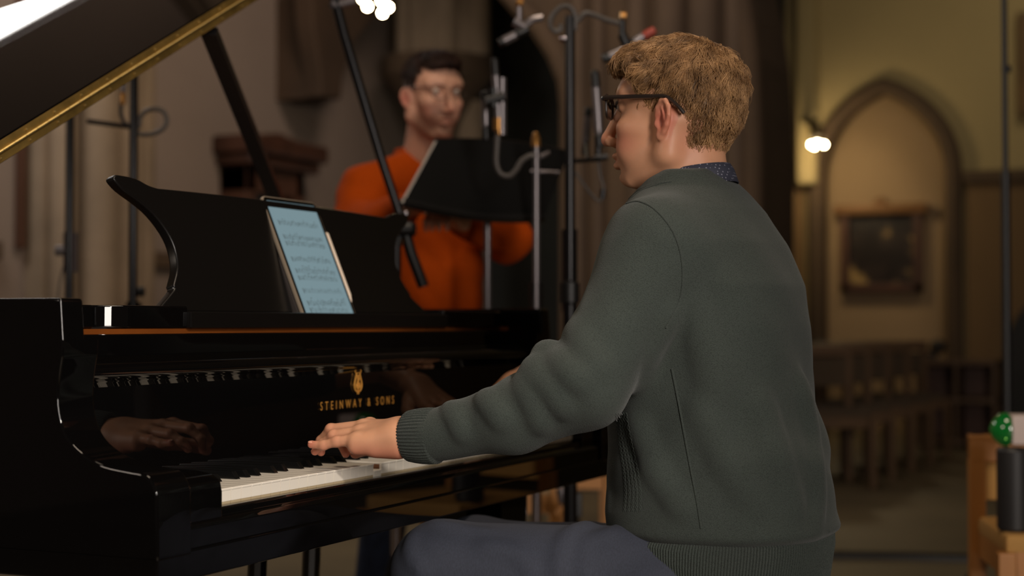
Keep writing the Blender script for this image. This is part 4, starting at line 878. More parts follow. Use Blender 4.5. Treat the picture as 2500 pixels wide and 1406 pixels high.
def hair_cap(F, prims, subs=()):
    for p in prims: F.ell(p[0], p[1], p[2] if len(p) > 2 else .012)
    for p in subs: F.ell(p[0], p[1], .006, 'sub')
    return F
def hair_strands(name, V, Fc, fr, H, mask, lenf, mats_, parent, nguide, per, rad, lift, wave, crown, seed=1, segs=6):
    """locks growing from the cap (head frame), laid along it and gathered into clumps"""
    R = np.random.default_rng(seed); N = vnormals(V, Fc); bv = BVHTree.FromPolygons([Vector(v) for v in V], [list(map(int, q)) for q in Fc])
    idx = np.where(mask(V, N))[0]; G = R.choice(idx, nguide, replace=True); tubes_v = []; tubes_f = []; n0 = 0; kk = 3
    for g in G:
        p0 = V[g] + R.normal(0, .001, 3); n = N[g]; L = lenf(p0) * R.uniform(.75, 1.25); d = p0 - crown(p0); d = d + R.normal(0, .012, 3) + V3(.0, 0, -.02) ; ph = R.uniform(0, 6.28); fq = R.uniform(.8, 1.6)
        side = np.cross(n, d); side /= np.linalg.norm(side) + 1e-9; path = []; p = p0.copy(); nn = n
        for k in range(segs):
            t = k / (segs - 1); dd = d - nn * (d @ nn); dd /= np.linalg.norm(dd) + 1e-9; dd = dd + side * math.sin(ph + t * 6.28 * fq) * wave; dd /= np.linalg.norm(dd)
            path.append(p + nn * (lift * (math.sin(math.pi * min(1, t * .8 + .1))) * R.uniform(.8, 1.2) + .0006 + .0016 * math.sin(ph * 2 + t * 5)))
            p = p + dd * L / (segs - 1); q = bv.find_nearest(Vector(p))
            if q[0] is not None: p = np.array(q[0]); nn = np.array(q[1])
        path = np.array(path)
        for c in range(per):
            a = R.uniform(0, 6.28); rr = .0085 * math.sqrt(R.uniform(0, 1)); e1 = side; e2 = np.cross(side, n); o = (e1 * math.cos(a) + e2 * math.sin(a)) * rr; jl = R.uniform(.8, 1.1); jn = R.normal(0, .0007, 3)
            P = np.array([path[0] + (path[k] - path[0]) * jl + o * (1 - .45 * k / (segs - 1)) + jn * k / segs for k in range(segs)])
            T = np.gradient(P, axis=0); T /= np.linalg.norm(T, axis=1)[:, None] + 1e-9; A = np.cross(T, n + V3(.01, .02, .0)); A /= np.linalg.norm(A, axis=1)[:, None] + 1e-9; B = np.cross(T, A); r = rad * (1 - .75 * np.linspace(0, 1, segs) ** 2)
            for j in range(kk):
                w = 2 * math.pi * j / kk; tubes_v.append(P + r[:, None] * (math.cos(w) * A + math.sin(w) * B))
            for k in range(segs - 1):
                for j in range(kk): tubes_f.append((n0 + j * segs + k, n0 + ((j + 1) % kk) * segs + k, n0 + ((j + 1) % kk) * segs + k + 1, n0 + j * segs + k + 1))
            n0 += kk * segs
    W = place(np.concatenate(tubes_v), H, *fr); return mesh(name, W, np.array(tubes_f), mats_, parent)
def hair_mat(name, a, b, sc=38):
    m = mat(name, a, .42, spec=.35); nt = m.node_tree; bs = nt.nodes['Principled BSDF']; tc = nt.nodes.new('ShaderNodeTexCoord'); n = nt.nodes.new('ShaderNodeTexNoise'); n.inputs['Scale'].default_value = sc; n.inputs['Detail'].default_value = 5
    r = nt.nodes.new('ShaderNodeValToRGB'); r.color_ramp.elements[0].position = .35; r.color_ramp.elements[1].position = .65; r.color_ramp.elements[0].color = (*lin(a), 1); r.color_ramp.elements[1].color = (*lin(b), 1)
    nt.links.new(tc.outputs['Object'], n.inputs['Vector']); nt.links.new(n.outputs[0], r.inputs[0]); nt.links.new(r.outputs[0], bs.inputs['Base Color']); return m
def frame(yaw, pitch, roll=0):
    """yaw about z from +Y (positive to the left), pitch up"""
    f = V3(-math.sin(yaw) * math.cos(pitch), math.cos(yaw) * math.cos(pitch), math.sin(pitch)); l = V3(-math.cos(yaw), -math.sin(yaw), 0); u = np.cross(f, l)
    l2 = l * math.cos(roll) + u * math.sin(roll); return f, l2, np.cross(f, l2)

# ---------- the pianist
PS = (.55, -.50, .0)
HP = V3(.55, -.455, 1.240); FR = frame(math.radians(0), math.radians(0))
Fh = head_sdf(.002); Vh, Qh = Fh.net(1); red = head_attrs(Vh); bd = .0 * red
Vw = place(Vh, HP, *FR)
# left hand: wrist, palm and five separate fingers
hand_c = lambda px, py, d: at(px, py, d)
def hand(F, W0, W1, kn, tips, thumb, up, k=.006):
    """W0 forearm point, W1 wrist, kn four knuckles, tips four lists of joints, thumb chain"""
    F.cone(W0, W1, .030, .0245, .01)
    wl_ = W1 + (kn[0] - kn[3]) / np.linalg.norm(kn[0] - kn[3]) * .012; wr = W1 - (kn[0] - kn[3]) / np.linalg.norm(kn[0] - kn[3]) * .012
    F.cone(wl_, wr, .021, .021, .01)
    for i, q in enumerate(kn):
        s = wl_ + (wr - wl_) * i / 3; F.cone(s - up * .001, q - up * .004, .0185, .0125, .014)
        F.ell(q + up * .0005, (.009, .009, .009), .008)
    F.cone(wl_ - up * .008, kn[0] - up * .010, .0175, .0125, .012)      # heel of the little-finger side
    F.cone(wl_ - up * .012, (wl_ + kn[0]) / 2 - up * .013, .0155, .013, .01)
    for i, ch in enumerate(tips):
        r = [.0092, .0080, .0070, .0060] if i else [.0086, .0074, .0065, .0056]
        pts = [kn[i] - up * .001] + [np.array(p) for p in ch]; F.chain(pts, [r[0] + .001] + r[1:], .004)
        for j in (1, 2): F.ell(pts[j], (r[j] + .0004,) * 3, .003)
    F.chain([np.array(p) for p in thumb], [.016, .0125, .0105, .0085], .006)
    return F
up = V3(0, 0, 1.)
W0, W1 = hand_c(1075, 1062, 2.18), hand_c(975, 1063, 2.215)
K = [hand_c(872, 1072, 2.215), hand_c(880, 1054, 2.237), hand_c(888, 1040, 2.260), hand_c(903, 1036, 2.283)]
TIPS = [[hand_c(822, 1078, 2.222), hand_c(790, 1087, 2.228), hand_c(760, 1085, 2.235)],
        [hand_c(814, 1063, 2.250), hand_c(788, 1083, 2.260), hand_c(769, 1102, 2.264)],
        [hand_c(808, 1048, 2.280), hand_c(784, 1076, 2.290), hand_c(784, 1104, 2.292)],
        [hand_c(834, 1050, 2.308), hand_c(832, 1080, 2.318), hand_c(844, 1108, 2.314)]]
TH = [hand_c(950, 1072, 2.24), hand_c(918, 1086, 2.278), hand_c(890, 1094, 2.315), hand_c(868, 1106, 2.325)]
allp = np.array([W0, W1] + K + sum([list(map(np.array, t)) for t in TIPS], []) + TH)
Fa = Field(allp.min(0) - .034, allp.max(0) + .034, .0016); hand(Fa, W0, W1, K, TIPS, TH, up); Va, Qa = Fa.net(1)
# right hand further along the keys, mostly behind the left forearm
d = 2.93; r_ = lambda px, py, e=0: at(px, py, d + e)
RW0, RW1 = r_(1345, 893, -.02), r_(1255, 940, 0)
RK = [r_(1182, 984, .035), r_(1178, 980, .012), r_(1172, 983, -.012), r_(1168, 990, -.034)]
RT_ = [[r_(1145, 992, .04), r_(1128, 1010, .04), r_(1124, 1030, .04)], [r_(1137, 990, .014), r_(1118, 1010, .014), r_(1112, 1034, .01)], [r_(1130, 992, -.014), r_(1112, 1012, -.014), r_(1106, 1036, -.014)], [r_(1132, 1000, -.04), r_(1116, 1018, -.04), r_(1112, 1038, -.04)]]
RTH = [r_(1235, 975, -.03), r_(1210, 1000, -.05), r_(1180, 1018, -.062), r_(1160, 1032, -.065)]
allr = np.array([RW0, RW1] + RK + sum([list(map(np.array, t)) for t in RT_], []) + RTH)
Fb = Field(allr.min(0) - .034, allr.max(0) + .034, .002); hand(Fb, RW0, RW1, RK, RT_, RTH, up); Vb, Qb = Fb.net(1)
# joints of the clothed body
SL, EL, WLf = V3(.392, -.470, 1.052), V3(.318, -.396, .860), W0
SR, ER, WRt = V3(.715, -.45, 1.066), V3(.83, -.36, .85), RW0
HL, KL, AL = V3(.485, -.58, .535), V3(.365, -.150, .582), V3(.36, -.13, .10)
HR, KR, AR = V3(.63, -.58, .525), V3(.70, -.04, .543), V3(.70, .02, .10)
ctr = lambda px, py, X=.56: on(px, py, 'x', X)[1]
prof = [(1400, 1522, 2012), (1345, 1508, 2022), (1290, 1500, 2034), (1240, 1494, 2022), (1200, 1500, 2018), (1100, 1503, 2010), (1000, 1498, 1984), (900, 1497, 1968), (800, 1494, 1966), (700, 1494, 1954), (600, 1500, 1915), (520, 1518, 1862), (468, 1560, 1812), (445, 1590, 1790), (428, 1630, 1776)]
SEC = []
for py, a, b in prof:
    c = (a + b) / 2; hw_ = (b - a) / 2 * 2.36 / FPX; z = on(c, py, 'x', .56)[2]; rx = float(np.interp(z, [.6, .8, 1.0, 1.06, 1.10, 1.14], [.180, .178, .195, .185, .155, .10])); ry = math.sqrt(max(hw_ ** 2 - (.30 * rx) ** 2, .0004)) / .954
    SEC.append((z, .56, ctr(c, py), rx, ry))
# coarse body under the clothes, closed into the same mesh
Fc = Field((.2, -.75, .0), (1.1, .05, 1.2), .011); inner_s = [(s[0], s[1], s[2], s[3] - .02, s[4] - .02) for s in SEC if s[0] < 1.12]
Fc.loft(inner_s, .02); Fc.cone((.55, -.49, 1.0), (.55, -.49, 1.13), .07, .05, .03)
for a_, b_, ra, rb in ((SL, EL, .045, .038), (EL, WLf, .038, .026), (SR, ER, .045, .038), (ER, WRt, .038, .026), (HL, KL, .07, .052), (KL, AL, .05, .035), (HR, KR, .07, .052), (KR, AR, .05, .035), (AL, AL + V3(0, .13, -.05), .034, .024), (AR, AR + V3(0, .13, -.05), .034, .024)): Fc.cone(a_, b_, ra, rb, .02)
Vc, Qc = Fc.net(1)
Vall = np.concatenate([Vw, Va, Vb, Vc]); Qall = np.concatenate([Qh, Qa + len(Vw), Qb + len(Vw) + len(Va), Qc + len(Vw) + len(Va) + len(Vb)])
body = mesh('person', Vall, Qall, SK1, None, True, V3(*PS)); tag(body, 'man with curly blond hair, glasses and a green jumper, seated playing the piano', 'person')
kd = np.zeros(len(Va));
for t_ in TIPS: kd = np.maximum(kd, .75 * np.exp(-np.linalg.norm(Va - np.array(t_[-1]), axis=1) ** 2 / .012 ** 2)); kd = np.maximum(kd, .3 * np.exp(-np.linalg.norm(Va - np.array(t_[0]), axis=1) ** 2 / .011 ** 2))
kd = np.maximum(kd, .45 * smoothstep(.0, -.03, Va[:, 2] - W1[2]))
fattr(body, 'redness', np.concatenate([red, kd, np.zeros(len(Vb) + len(Vc))])); fattr(body, 'beard', np.zeros(len(Vall)))
# finger nails
nl = MB()
for t_, off in ((TIPS[0], V3(-.35, .1, .93)), (TIPS[1], V3(-.3, .5, .8)), (TIPS[2], V3(-.2, .7, .7)), (TIPS[3], V3(-.2, .8, .55))):
    a, b = np.array(t_[1]), np.array(t_[2]); dd = (b - a) / np.linalg.norm(b - a); off = off - dd * (off @ dd); off /= np.linalg.norm(off); sd_ = np.cross(dd, off); c = b + off * .0043 - dd * .0008
    MBv = MB().ball((0, 0, 0), 1, 12); R3 = np.array([sd_ * .0040, dd * .0055, off * .0013]).T; nl.add([c + R3 @ np.array(v) for v in MBv.v], MBv.f)
nl.build('fingernails', mat('nail', (222, 160, 136), .25), body)
# eyes
for s in (-1, 1):
    e = MB().ball(place(np.array([[.0805, s * .031, .0305]]), HP, *FR)[0], .0098, 14).build('eye', mat('eye_white', (190, 176, 164), .2, coat=.5), body)
    MB().ball(place(np.array([[.0888, s * .0305, .0300]]), HP, *FR)[0], .0032, 10).build('iris', mat('iris', (60, 70, 72), .1), e)
# eyebrow
for s in (-1, 1):
    eb = MB()
    for i in range(26):
        t = i / 25; p = np.array([[.098 - .026 * t * t, s * (.012 + .036 * t), .053 + .004 * math.sin(t * 2.6)]]); q = p + np.array([[-.003, s * .006, .002]]); eb.tube([place(p, HP, *FR)[0], place(q, HP, *FR)[0]], [.0006, .0002], 4)
    eb.build('eyebrow', mat('blond_brow', (150, 108, 66), .6), body)
glasses('glasses', HP, FR, body, mat('dark_frame', (40, 32, 28), .3, coat=.3))
# hair
HB1 = hair_mat('blond_hair', (120, 88, 56), (190, 148, 102)); HBs = hair_mat('short_hair', (96, 66, 44), (140, 100, 66), 60)
Fk = Field((-.14, -.11, -.10), (.13, .11, .18), .0024)
Fk.ell((-.006, 0, .053), (.088, .076, .073), .01); Fk.ell((.026, 0, .089), (.062, .058, .030), .02); Fk.ell((.068, 0, .094), (.028, .046, .018), .02); Fk.ell((-.034, 0, .018), (.058, .063, .052), .02); Fk.ell((-.026, 0, -.024), (.038, .052, .034), .02)
for s in (-1, 1):
    Fk.cone((.044, s * .064, .076), (.034, s * .068, .056), .012, .010, .01)
    Fk.ell((.006, s * .088, .0), (.025, .024, .032), .008, 'sub'); Fk.cone((.030, s * .09, .005), (.06, s * .07, -.06), .032, .05, .006, 'sub'); Fk.cone((-.006, s * .094, -.030), (-.006, s * .080, -.085), .024, .036, .01, 'sub')
    Fk.ell((.088, s * .068, .052), (.042, .040, .036), .012, 'sub')
Fk.ell((.100, 0, .050), (.040, .080, .037), .010, 'sub'); Fk.ell((.06, 0, -.04), (.09, .12, .058), .008, 'sub')
def curls(X, Y, Z):
    up_ = smoothstep(.02, .09, Z)
    return -.0030 * up_ * np.sin(X * 210 + 2.2 * np.sin(Z * 150) + 1.2 * np.sin(Y * 170)) * np.sin(Z * 190 + 1.6 * np.sin(Y * 140 + X * 120)) - .0018 * up_ * np.sin(Y * 230 + 3 * np.sin(X * 120))
Fk.warp(curls); Vk, Qk = Fk.net(1); cap = mesh('hair', place(Vk, HP, *FR), Qk, hair_mat('hair_base', (88, 62, 38), (116, 84, 54)), body)
lenf = lambda p: float(np.interp(p[2], [-.06, .0, .05, .09, .12], [.008, .012, .022, .036, .040]))
liftf = .006
hair_strands('hair_locks', Vk, Qk, FR, HP, lambda V, N: (V[:, 2] > -.055) & (((V - V3(-.01, 0, .05)) * N).sum(1) > 0), lenf, HB1, cap, 1700, 13, .00036, .0034, .34, lambda p: V3(-.055, 0, .125), 5)
hair_strands('hair_curls', Vk, Qk, FR, HP, lambda V, N: (V[:, 2] > .075) & (N[:, 2] > -.1), lambda p: .040, HB1, cap, 520, 14, .00036, .0080, .60, lambda p: V3(-.055, 0, .125), 9)
# jumper
Fs = Field((.20, -.74, .54), (1.0, .02, 1.19), .0046)
SECj = [s for s in SEC if s[0] > .662]; s0 = SECj[0] if SECj[0][0] < SECj[-1][0] else SECj[-1]; bb = [s for s in SEC if abs(s[0] - .655) < .03][0]
SECj += [(.648, .56, bb[2], bb[3], bb[4] + .001), (.638, .56, bb[2], bb[3] - .012, bb[4] - .012), (.6335, .56, bb[2], bb[3] - .026, bb[4] - .026)]
Fs.loft(SECj, .02, 2.25)
Fs.cone((.51, -.485, 1.098), SL, .050, .064, .05); Fs.cone((.60, -.485, 1.098), SR, .050, .070, .05)
Fs.cone(SL, EL, .0670, .0565, .03); Fs.cone(SR, ER, .0735, .058, .035)
mid = EL + (WLf - EL) * .5 - V3(0, 0, .009); dcf = (W1 - W0) / np.linalg.norm(W1 - W0); Fs.cone(EL, mid, .0585, .0485, .02); Fs.cone(mid, WLf + dcf * .012, .0485, .0365, .02); Fs.cone(ER, WRt + (ER - WRt) * .35, .056, .044, .03)
for px, py, dd, r in ((1358, 872, 2.14, .017), (1322, 918, 2.15, .016), (1275, 945, 2.16, .012)): Fs.ell(at(px, py, dd), (r * 1.5, r, r), .016)
# rolled welt above the ribbed hem, waist fold at the front
Fs.cone(at(1511, 1214, 2.24), at(1514, 1248, 2.24), .015, .015, .014)
# folds as shallow grooves and ridges
def folds(X, Y, Z):
    d = np.zeros(np.broadcast(X, Y, Z).shape, np.float32)
    t = (Z - .62) / .3
    d = d + .0022 * np.sin((Y * .9 + X * .6 + Z * .62) * 62 + 1.3 * np.sin(Z * 17)) * smoothstep(.62, .70, Z) * smoothstep(1.04, .82, Z) * smoothstep(-.36, -.5, Y)
    e = np.sqrt((X - EL[0]) ** 2 + (Y - EL[1] - .05) ** 2 + (Z - EL[2] - .02) ** 2)
    d = d + .0042 * np.sin((Y * .85 - Z * .75 + X * .3) * 118 + 1.0 * np.sin(X * 60)) * np.exp(-(e / .085) ** 2) * smoothstep(.80, .87, Z + .25 * (Y + .35))
    d = d + .0016 * np.sin(X * 41 + Z * 23) * np.sin(Y * 37 - Z * 31)
    return d
Fs.warp(folds)
Fs.ell((.552, -.468, 1.19), (.0605, .066, .055), .006, 'sub')
V0_, Q0_ = Fs.net(1); bv0 = BVHTree.FromPolygons([Vector(v) for v in V0_], [list(map(int, q)) for q in Q0_])
def ridge(pts, r, out, k, Fs=Fs, bv0=bv0, tp=.9):
    q = []; N_ = []
    for p in spline([V3(x, y, 0) for x, y in pts], 4):
        rr = ray(p[0], p[1]); rr = rr / np.linalg.norm(rr); h = bv0.ray_cast(Vector(CAM), Vector(rr))
        if h[0] is not None: nn = np.array(h[1]); nn = -nn if nn @ rr > 0 else nn; q.append(np.array(h[0])); N_.append(nn)
    m = max(1, len(q) - 1); q = [q[i] + N_[i] * (out * (1 - tp * (i / m)) - r) for i in range(len(q))]
    for i in range(len(q) - 1): Fs.cone(q[i], q[i + 1], r, r, k)
for pts, r, out in (([(1330, 860), (1338, 866), (1352, 885), (1385, 912), (1420, 925)], .015, .0105), ([(1300, 898), (1308, 905), (1328, 930), (1356, 965), (1370, 1000)], .014, .0100), ([(1272, 932), (1290, 962), (1312, 1005), (1318, 1040)], .012, .008), ([(1180, 966), (1200, 992), (1225, 1030)], .010, .0045), ([(1095, 992), (1112, 1020), (1125, 1060)], .008, .0035),
                    ([(1395, 800), (1420, 850), (1465, 900)], .016, .004), ([(1955, 930), (1985, 1060), (2000, 1200), (1990, 1270)], .02, .0055), ([(1860, 980), (1900, 1110), (1945, 1230)], .022, .005), ([(1720, 1000), (1770, 1120), (1840, 1230)], .022, .004), ([(1640, 770), (1600, 850), (1570, 930)], .02, .005), ([(1560, 1040), (1600, 1150), (1660, 1240)], .018, .004), ([(1700, 740), (1730, 860), (1750, 960)], .024, .003)):
    ridge(pts, r, out, .016)
Vs, Qs = Fs.net(2)
# cut the bottom open edge is hidden; hem narrows into the rib
zz = Vs[:, 2]; m_ = 0 * smoothstep(.632, .618, zz) * (Vs[:, 1] < -.2); cen = np.array([.56, -.53]); Vs[:, 0] -= (Vs[:, 0] - cen[0]) * .05 * m_; Vs[:, 1] -= (Vs[:, 1] - cen[1]) * .05 * m_
js = mesh('jumper', Vs, Qs, M_GREEN, body)
ang = np.arctan2(Vs[:, 1] - cen[1], Vs[:, 0] - cen[0]); rib = ang * .165; hemm = smoothstep(.634, .626, zz) * (Vs[:, 1] < -.3)
ad_ = (WLf - EL) / np.linalg.norm(WLf - EL); tt_ = (Vs - WLf) @ ad_; near = np.linalg.norm(Vs - WLf - tt_[:, None] * ad_, axis=1) < .06; cuffm = smoothstep(-.030, -.026, tt_) * near
e1_ = np.cross(ad_, V3(0, 0, 1)); e1_ /= np.linalg.norm(e1_); e2_ = np.cross(ad_, e1_); cang = np.arctan2((Vs - WLf) @ e2_, (Vs - WLf) @ e1_) * .036
fattr(js, 'ribc', rib); fattr(js, 'ribm', np.zeros(len(Vs)))
# cuff as its own ribbed sleeve end
cf = MB(); n = 40
rings = [(-.006, .034), (.0, .0392), (.012, .0398), (.024, .0392), (.036, .0378), (.045, .0362), (.049, .0335), (.050, .030)]
pts_r = []
dirc = (W1 - W0) / np.linalg.norm(W1 - W0); c1 = np.cross(dirc, V3(0, 0, 1)); c1 /= np.linalg.norm(c1); c2 = np.cross(c1, dirc)
n = 192
for s_, r in rings:
    for j in range(n):
        a = 2 * math.pi * j / n; rr = r + (.0007 if j % 4 < 2 else -.0007) * (0 if s_ < 0 else 1); pts_r.append(W0 + dirc * .006 + dirc * s_ + rr * (math.cos(a) * c1 * .92 + math.sin(a) * c2 * 1.0) - V3(0, 0, .001))
fs_ = [(i * n + j, i * n + (j + 1) % n, (i + 1) * n + (j + 1) % n, (i + 1) * n + j) for i in range(len(rings) - 1) for j in range(n)]
cu = cf.add(pts_r, fs_).build('cuff', M_GREEN, js); fattr(cu, 'ribc', np.zeros(len(pts_r))); fattr(cu, 'ribm', np.zeros(len(pts_r)))
bvs = BVHTree.FromPolygons([Vector(v) for v in Vs], [list(map(int, q)) for q in Qs])
def surf(pts, n=6, off=.0):
    out = []
    for p in spline([V3(x, y, 0) for x, y in pts], n):
        r = ray(p[0], p[1]); r = r / np.linalg.norm(r); h = bvs.ray_cast(Vector(CAM), Vector(r))
        if h[0] is not None: out.append(np.array(h[0]) + np.array(h[1]) * off * (1 if h[1].dot(Vector(r)) < 0 else -1))
    return out
sm = MB()
for pts in ([(1530, 497), (1560, 492), (1600, 512), (1640, 560), (1662, 620), (1666, 690), (1655, 745), (1625, 800)], [(1640, 900), (1660, 1000), (1678, 1100), (1700, 1215), (1712, 1290)]):
    q = surf(pts, 8, .0002)
    if len(q) > 2: sm.tube(q, .0017, 6)
sm.build('seams', M_GREEN, js)
cb = MB()
for o_ in (0, 10, 20, 30, 40):
    for ph in (0, math.pi):
        q = []
        for i in range(120):
            y = 1008 + 240 * i / 119; x = float(np.interp(y, [960, 1000, 1050, 1100, 1150, 1200, 1250], [1501, 1503, 1508, 1516, 1524, 1528, 1524])) + o_ * (.55 + .4 * (y - 960) / 285) + 2.0 * math.sin(ph + i * .62)
            q.append((x, y))
        q = surf(q, 1, -.0004); q = [p_ for j, p_ in enumerate(q) if j == 0 or np.linalg.norm(p_ - q[j - 1]) < .012]
        if len(q) > 4: cb.tube(q, .0011, 5)
cb.build('cable_knit', M_GREEN, js); cb = MB()
for o_ in (0, 12, 24):
    q = surf([(1525 + o_ * .7, 492 - o_ * .4), (1545 + o_, 470 - o_ * .3), (1590 + o_, 450 - o_ * .1), (1625 + o_ * .6, 443)], 8, -.0005)
    if len(q) > 4: cb.tube(q, .0015, 5)
cb.build('cable_knit', M_GREEN, js)
# ribbed hem band
hm = MB(); n = 960; zt_ = .630; hs_ = [s for s in SEC]; A_ = np.array(sorted(hs_)); rows = []
for z, inf in ((.648, -.020), (.638, -.008), (.624, -.004), (.595, -.002), (.57, -.002), (.535, -.004), (.525, -.012)):
    cy, rx, ry = [float(np.interp(z, A_[:, 0], A_[:, i])) for i in (2, 3, 4)]
    if z < A_[0, 0]: cy, rx, ry = A_[0, 2], A_[0, 3], A_[0, 4]
    for j in range(n):
        a = 2 * math.pi * j / n; c_, s_ = math.cos(a), math.sin(a); q = (abs(c_) ** 2.25 + abs(s_) ** 2.25) ** (-1 / 2.25); e = inf + (.0008 if j % 4 < 2 else -.0008)
        front = smoothstep(-.45, .75, s_); rows.append((.56 + (rx + e) * q * c_, cy + (ry + e) * q * s_, .640 - (.640 - z) * (1 - .9 * front)))
fs_ = [(i * n + j, i * n + (j + 1) % n, (i + 1) * n + (j + 1) % n, (i + 1) * n + j) for i in range(6) for j in range(n)]
hmo = hm.add(rows, fs_).build('hem_band', M_GREEN, js); fattr(hmo, 'ribc', np.zeros(len(rows))); fattr(hmo, 'ribm', np.zeros(len(rows)))
# shirt collar
cl = []; n = 48; rings = [(1.118, .056), (1.145, .057), (1.160, .0570), (1.165, .0580), (1.158, .0615), (1.138, .0680)]
for z, r in rings:
    for j in range(n):
        a = 2 * math.pi * j / n; b_ = .5 - .5 * math.sin(a)     # 1 at the back
        cl.append((.552 + r * 1.0 * math.cos(a), -.468 + r * 1.05 * math.sin(a), z - .004 + .020 * b_ - .022 * smoothstep(.5, .0, b_)))
fs_ = [(i * n + j, i * n + (j + 1) % n, (i + 1) * n + (j + 1) % n, (i + 1) * n + j) for i in range(len(rings) - 1) for j in range(n)]
o = MB().add(cl, fs_).build('shirt_collar', M_COLLAR, body); mo = o.modifiers.new('s', 'SOLIDIFY'); mo.thickness = .0016
# jeans
Fj = Field((.24, -.72, .05), (.84, .12, .70), .0062)
Fj.ell((.555, -.535, .58), (.145, .095, .07), .03)
HM, HN = V3(.452, -.44, .568), V3(.645, -.42, .548); Fj.cone(HL, HM, .080, .086, .03); Fj.cone(HM, KL, .086, .075, .03); Fj.cone(KL, AL, .072, .052, .02); Fj.cone(HR, HN, .076, .080, .03); Fj.cone(HN, KR, .080, .073, .03); Fj.cone(KR, AR, .072, .052, .02)
Fj.ell((.555, -.54, .525), (.15, .10, .05), .03)
Fj.warp(lambda X, Y, Z: .0026 * np.sin(Y * 55 + 2 * np.sin(X * 22 + Z * 18)) * smoothstep(-.36, -.40, Y) + .0018 * np.sin(X * 40 + Y * 19 + Z * 33) + .004 * np.exp(-((Y + .372 + .25 * (Z - .6)) / .006) ** 2))
V1_, Q1_ = Fj.net(1); bj = BVHTree.FromPolygons([Vector(v) for v in V1_], [list(map(int, q)) for q in Q1_])
for pts, r, out in (([(1440, 1280), (1395, 1300), (1370, 1340), (1360, 1400)], .014, .006), ([(1480, 1300), (1440, 1330), (1420, 1400)], .016, .004), ([(1060, 1275), (1130, 1290), (1200, 1300)], .012, .004), ([(1010, 1300), (1000, 1350), (1030, 1400)], .012, .003), ([(1180, 1330), (1260, 1350), (1300, 1400)], .014, .003)):
    ridge(pts, r, out, .010, Fj, bj)
Vj, Qj = Fj.net(2); jn = mesh('jeans', Vj, Qj, M_JEAN, body)
for a_ in (AL, AR):
    MB().ball(a_ + V3(0, .07, -.062), (.045, .135, .035), 16).build('shoe', M_MBLK, body)
# bench
bt = thing('piano_bench', (.55, -.56, 0), 'black padded piano bench under the seated pianist', 'bench')
MB().box((.20, -.74, .38), (.90, -.42, .432), .02).build('cushion', mat('bench_leather', (16, 14, 14), .45), bt)
MB().box((.21, -.73, .36), (.89, -.43, .38), .005).build('frame', M_BLACK, bt)
for x in (.24, .86):
    for y in (-.70, -.44): MB().box((x - .025, y - .025, 0), (x + .025, y + .025, .365), .004).build('leg', M_BLACK, bt)

# ---------- the man in orange
D = 4.3; g = lambda px, py, e=0: at(px, py, D + e)
yaw2 = math.radians(90 + 24.65 + 3 + 29)      # facing back towards the piano bench
HS = g(1052, 244, 0); FR2 = frame(yaw2, math.radians(-12), math.radians(3))
Fq = head_sdf(.0032, chin=.012); Vq, Qq = Fq.net(1); r2 = head_attrs(Vq); x, y, z = Vq.T
bdm = smoothstep(-.012, -.05, z) * smoothstep(.01, .03, x) * .8 * (1 - np.exp(-(((x - .097) / .012) ** 2 + (y / .024) ** 2 + ((z + .048) / .012) ** 2))) + .5 * np.exp(-(((x - .098) / .016) ** 2 + (y / .026) ** 2 + ((z + .034) / .006) ** 2))
bdm = bdm * smoothstep(-.14, -.09, z) * .62
sc2 = 1.0; Vq2 = place(Vq * sc2, HS, *FR2)
hipc = g(1035, 790, 0); s_l, s_r = g(896, 470, -.05), g(1172, 470, .12); s_l[2] -= .0
nb = place(np.array([[-.06, 0, -.165]]) * sc2, HS, *FR2)[0]; e_l, w_l = g(868, 560, -.12), g(985, 512, -.30); e_r, w_r = g(1240, 580, -.02), g(1130, 540, -.26)
Fo = Field(np.array([min(p[i] for p in (hipc, s_l, s_r, e_l, e_r, w_l, w_r)) for i in range(3)]) - .14, np.array([max(p[i] for p in (nb, s_l, s_r, e_l, e_r)) for i in range(3)]) + .12, .008)
ax_ = (s_r - s_l); ax_[2] = 0; ax_ /= np.linalg.norm(ax_); fo_ = V3(ax_[1], -ax_[0], 0); fo_ = fo_ if fo_ @ (CAM - HS) > 0 else -fo_; RR = [ax_, fo_, V3(0, 0, 1)]
ch_ = (s_l + s_r) / 2 - V3(0, 0, .09) - fo_ * .02
Fo.ell(ch_, (.175, .12, .19), .04, R=RR); Fo.ell((ch_ + hipc) / 2 + fo_ * .03, (.165, .13, .22), .05, R=RR); Fo.ell(hipc + V3(0, 0, .0), (.165, .125, .15), .05, R=RR)
Fo.cone(nb - V3(0, 0, .03), s_l, .055, .072, .05); Fo.cone(nb - V3(0, 0, .03), s_r, .055, .072, .05)
Fo.cone(s_l, e_l, .077, .066, .03); Fo.cone(e_l, w_l, .064, .042, .03); Fo.cone(s_r, e_r, .077, .066, .03); Fo.cone(e_r, w_r, .066, .042, .03)
Fo.warp(lambda X, Y, Z: .004 * np.sin(X * 30 + Z * 37 + 2 * np.sin(Y * 21)) * np.sin(Z * 29 - Y * 33))
Fo.ell(nb + V3(0, 0, .055), (.068, .068, .05), .01, 'sub'); Vo, Qo = Fo.net(1)
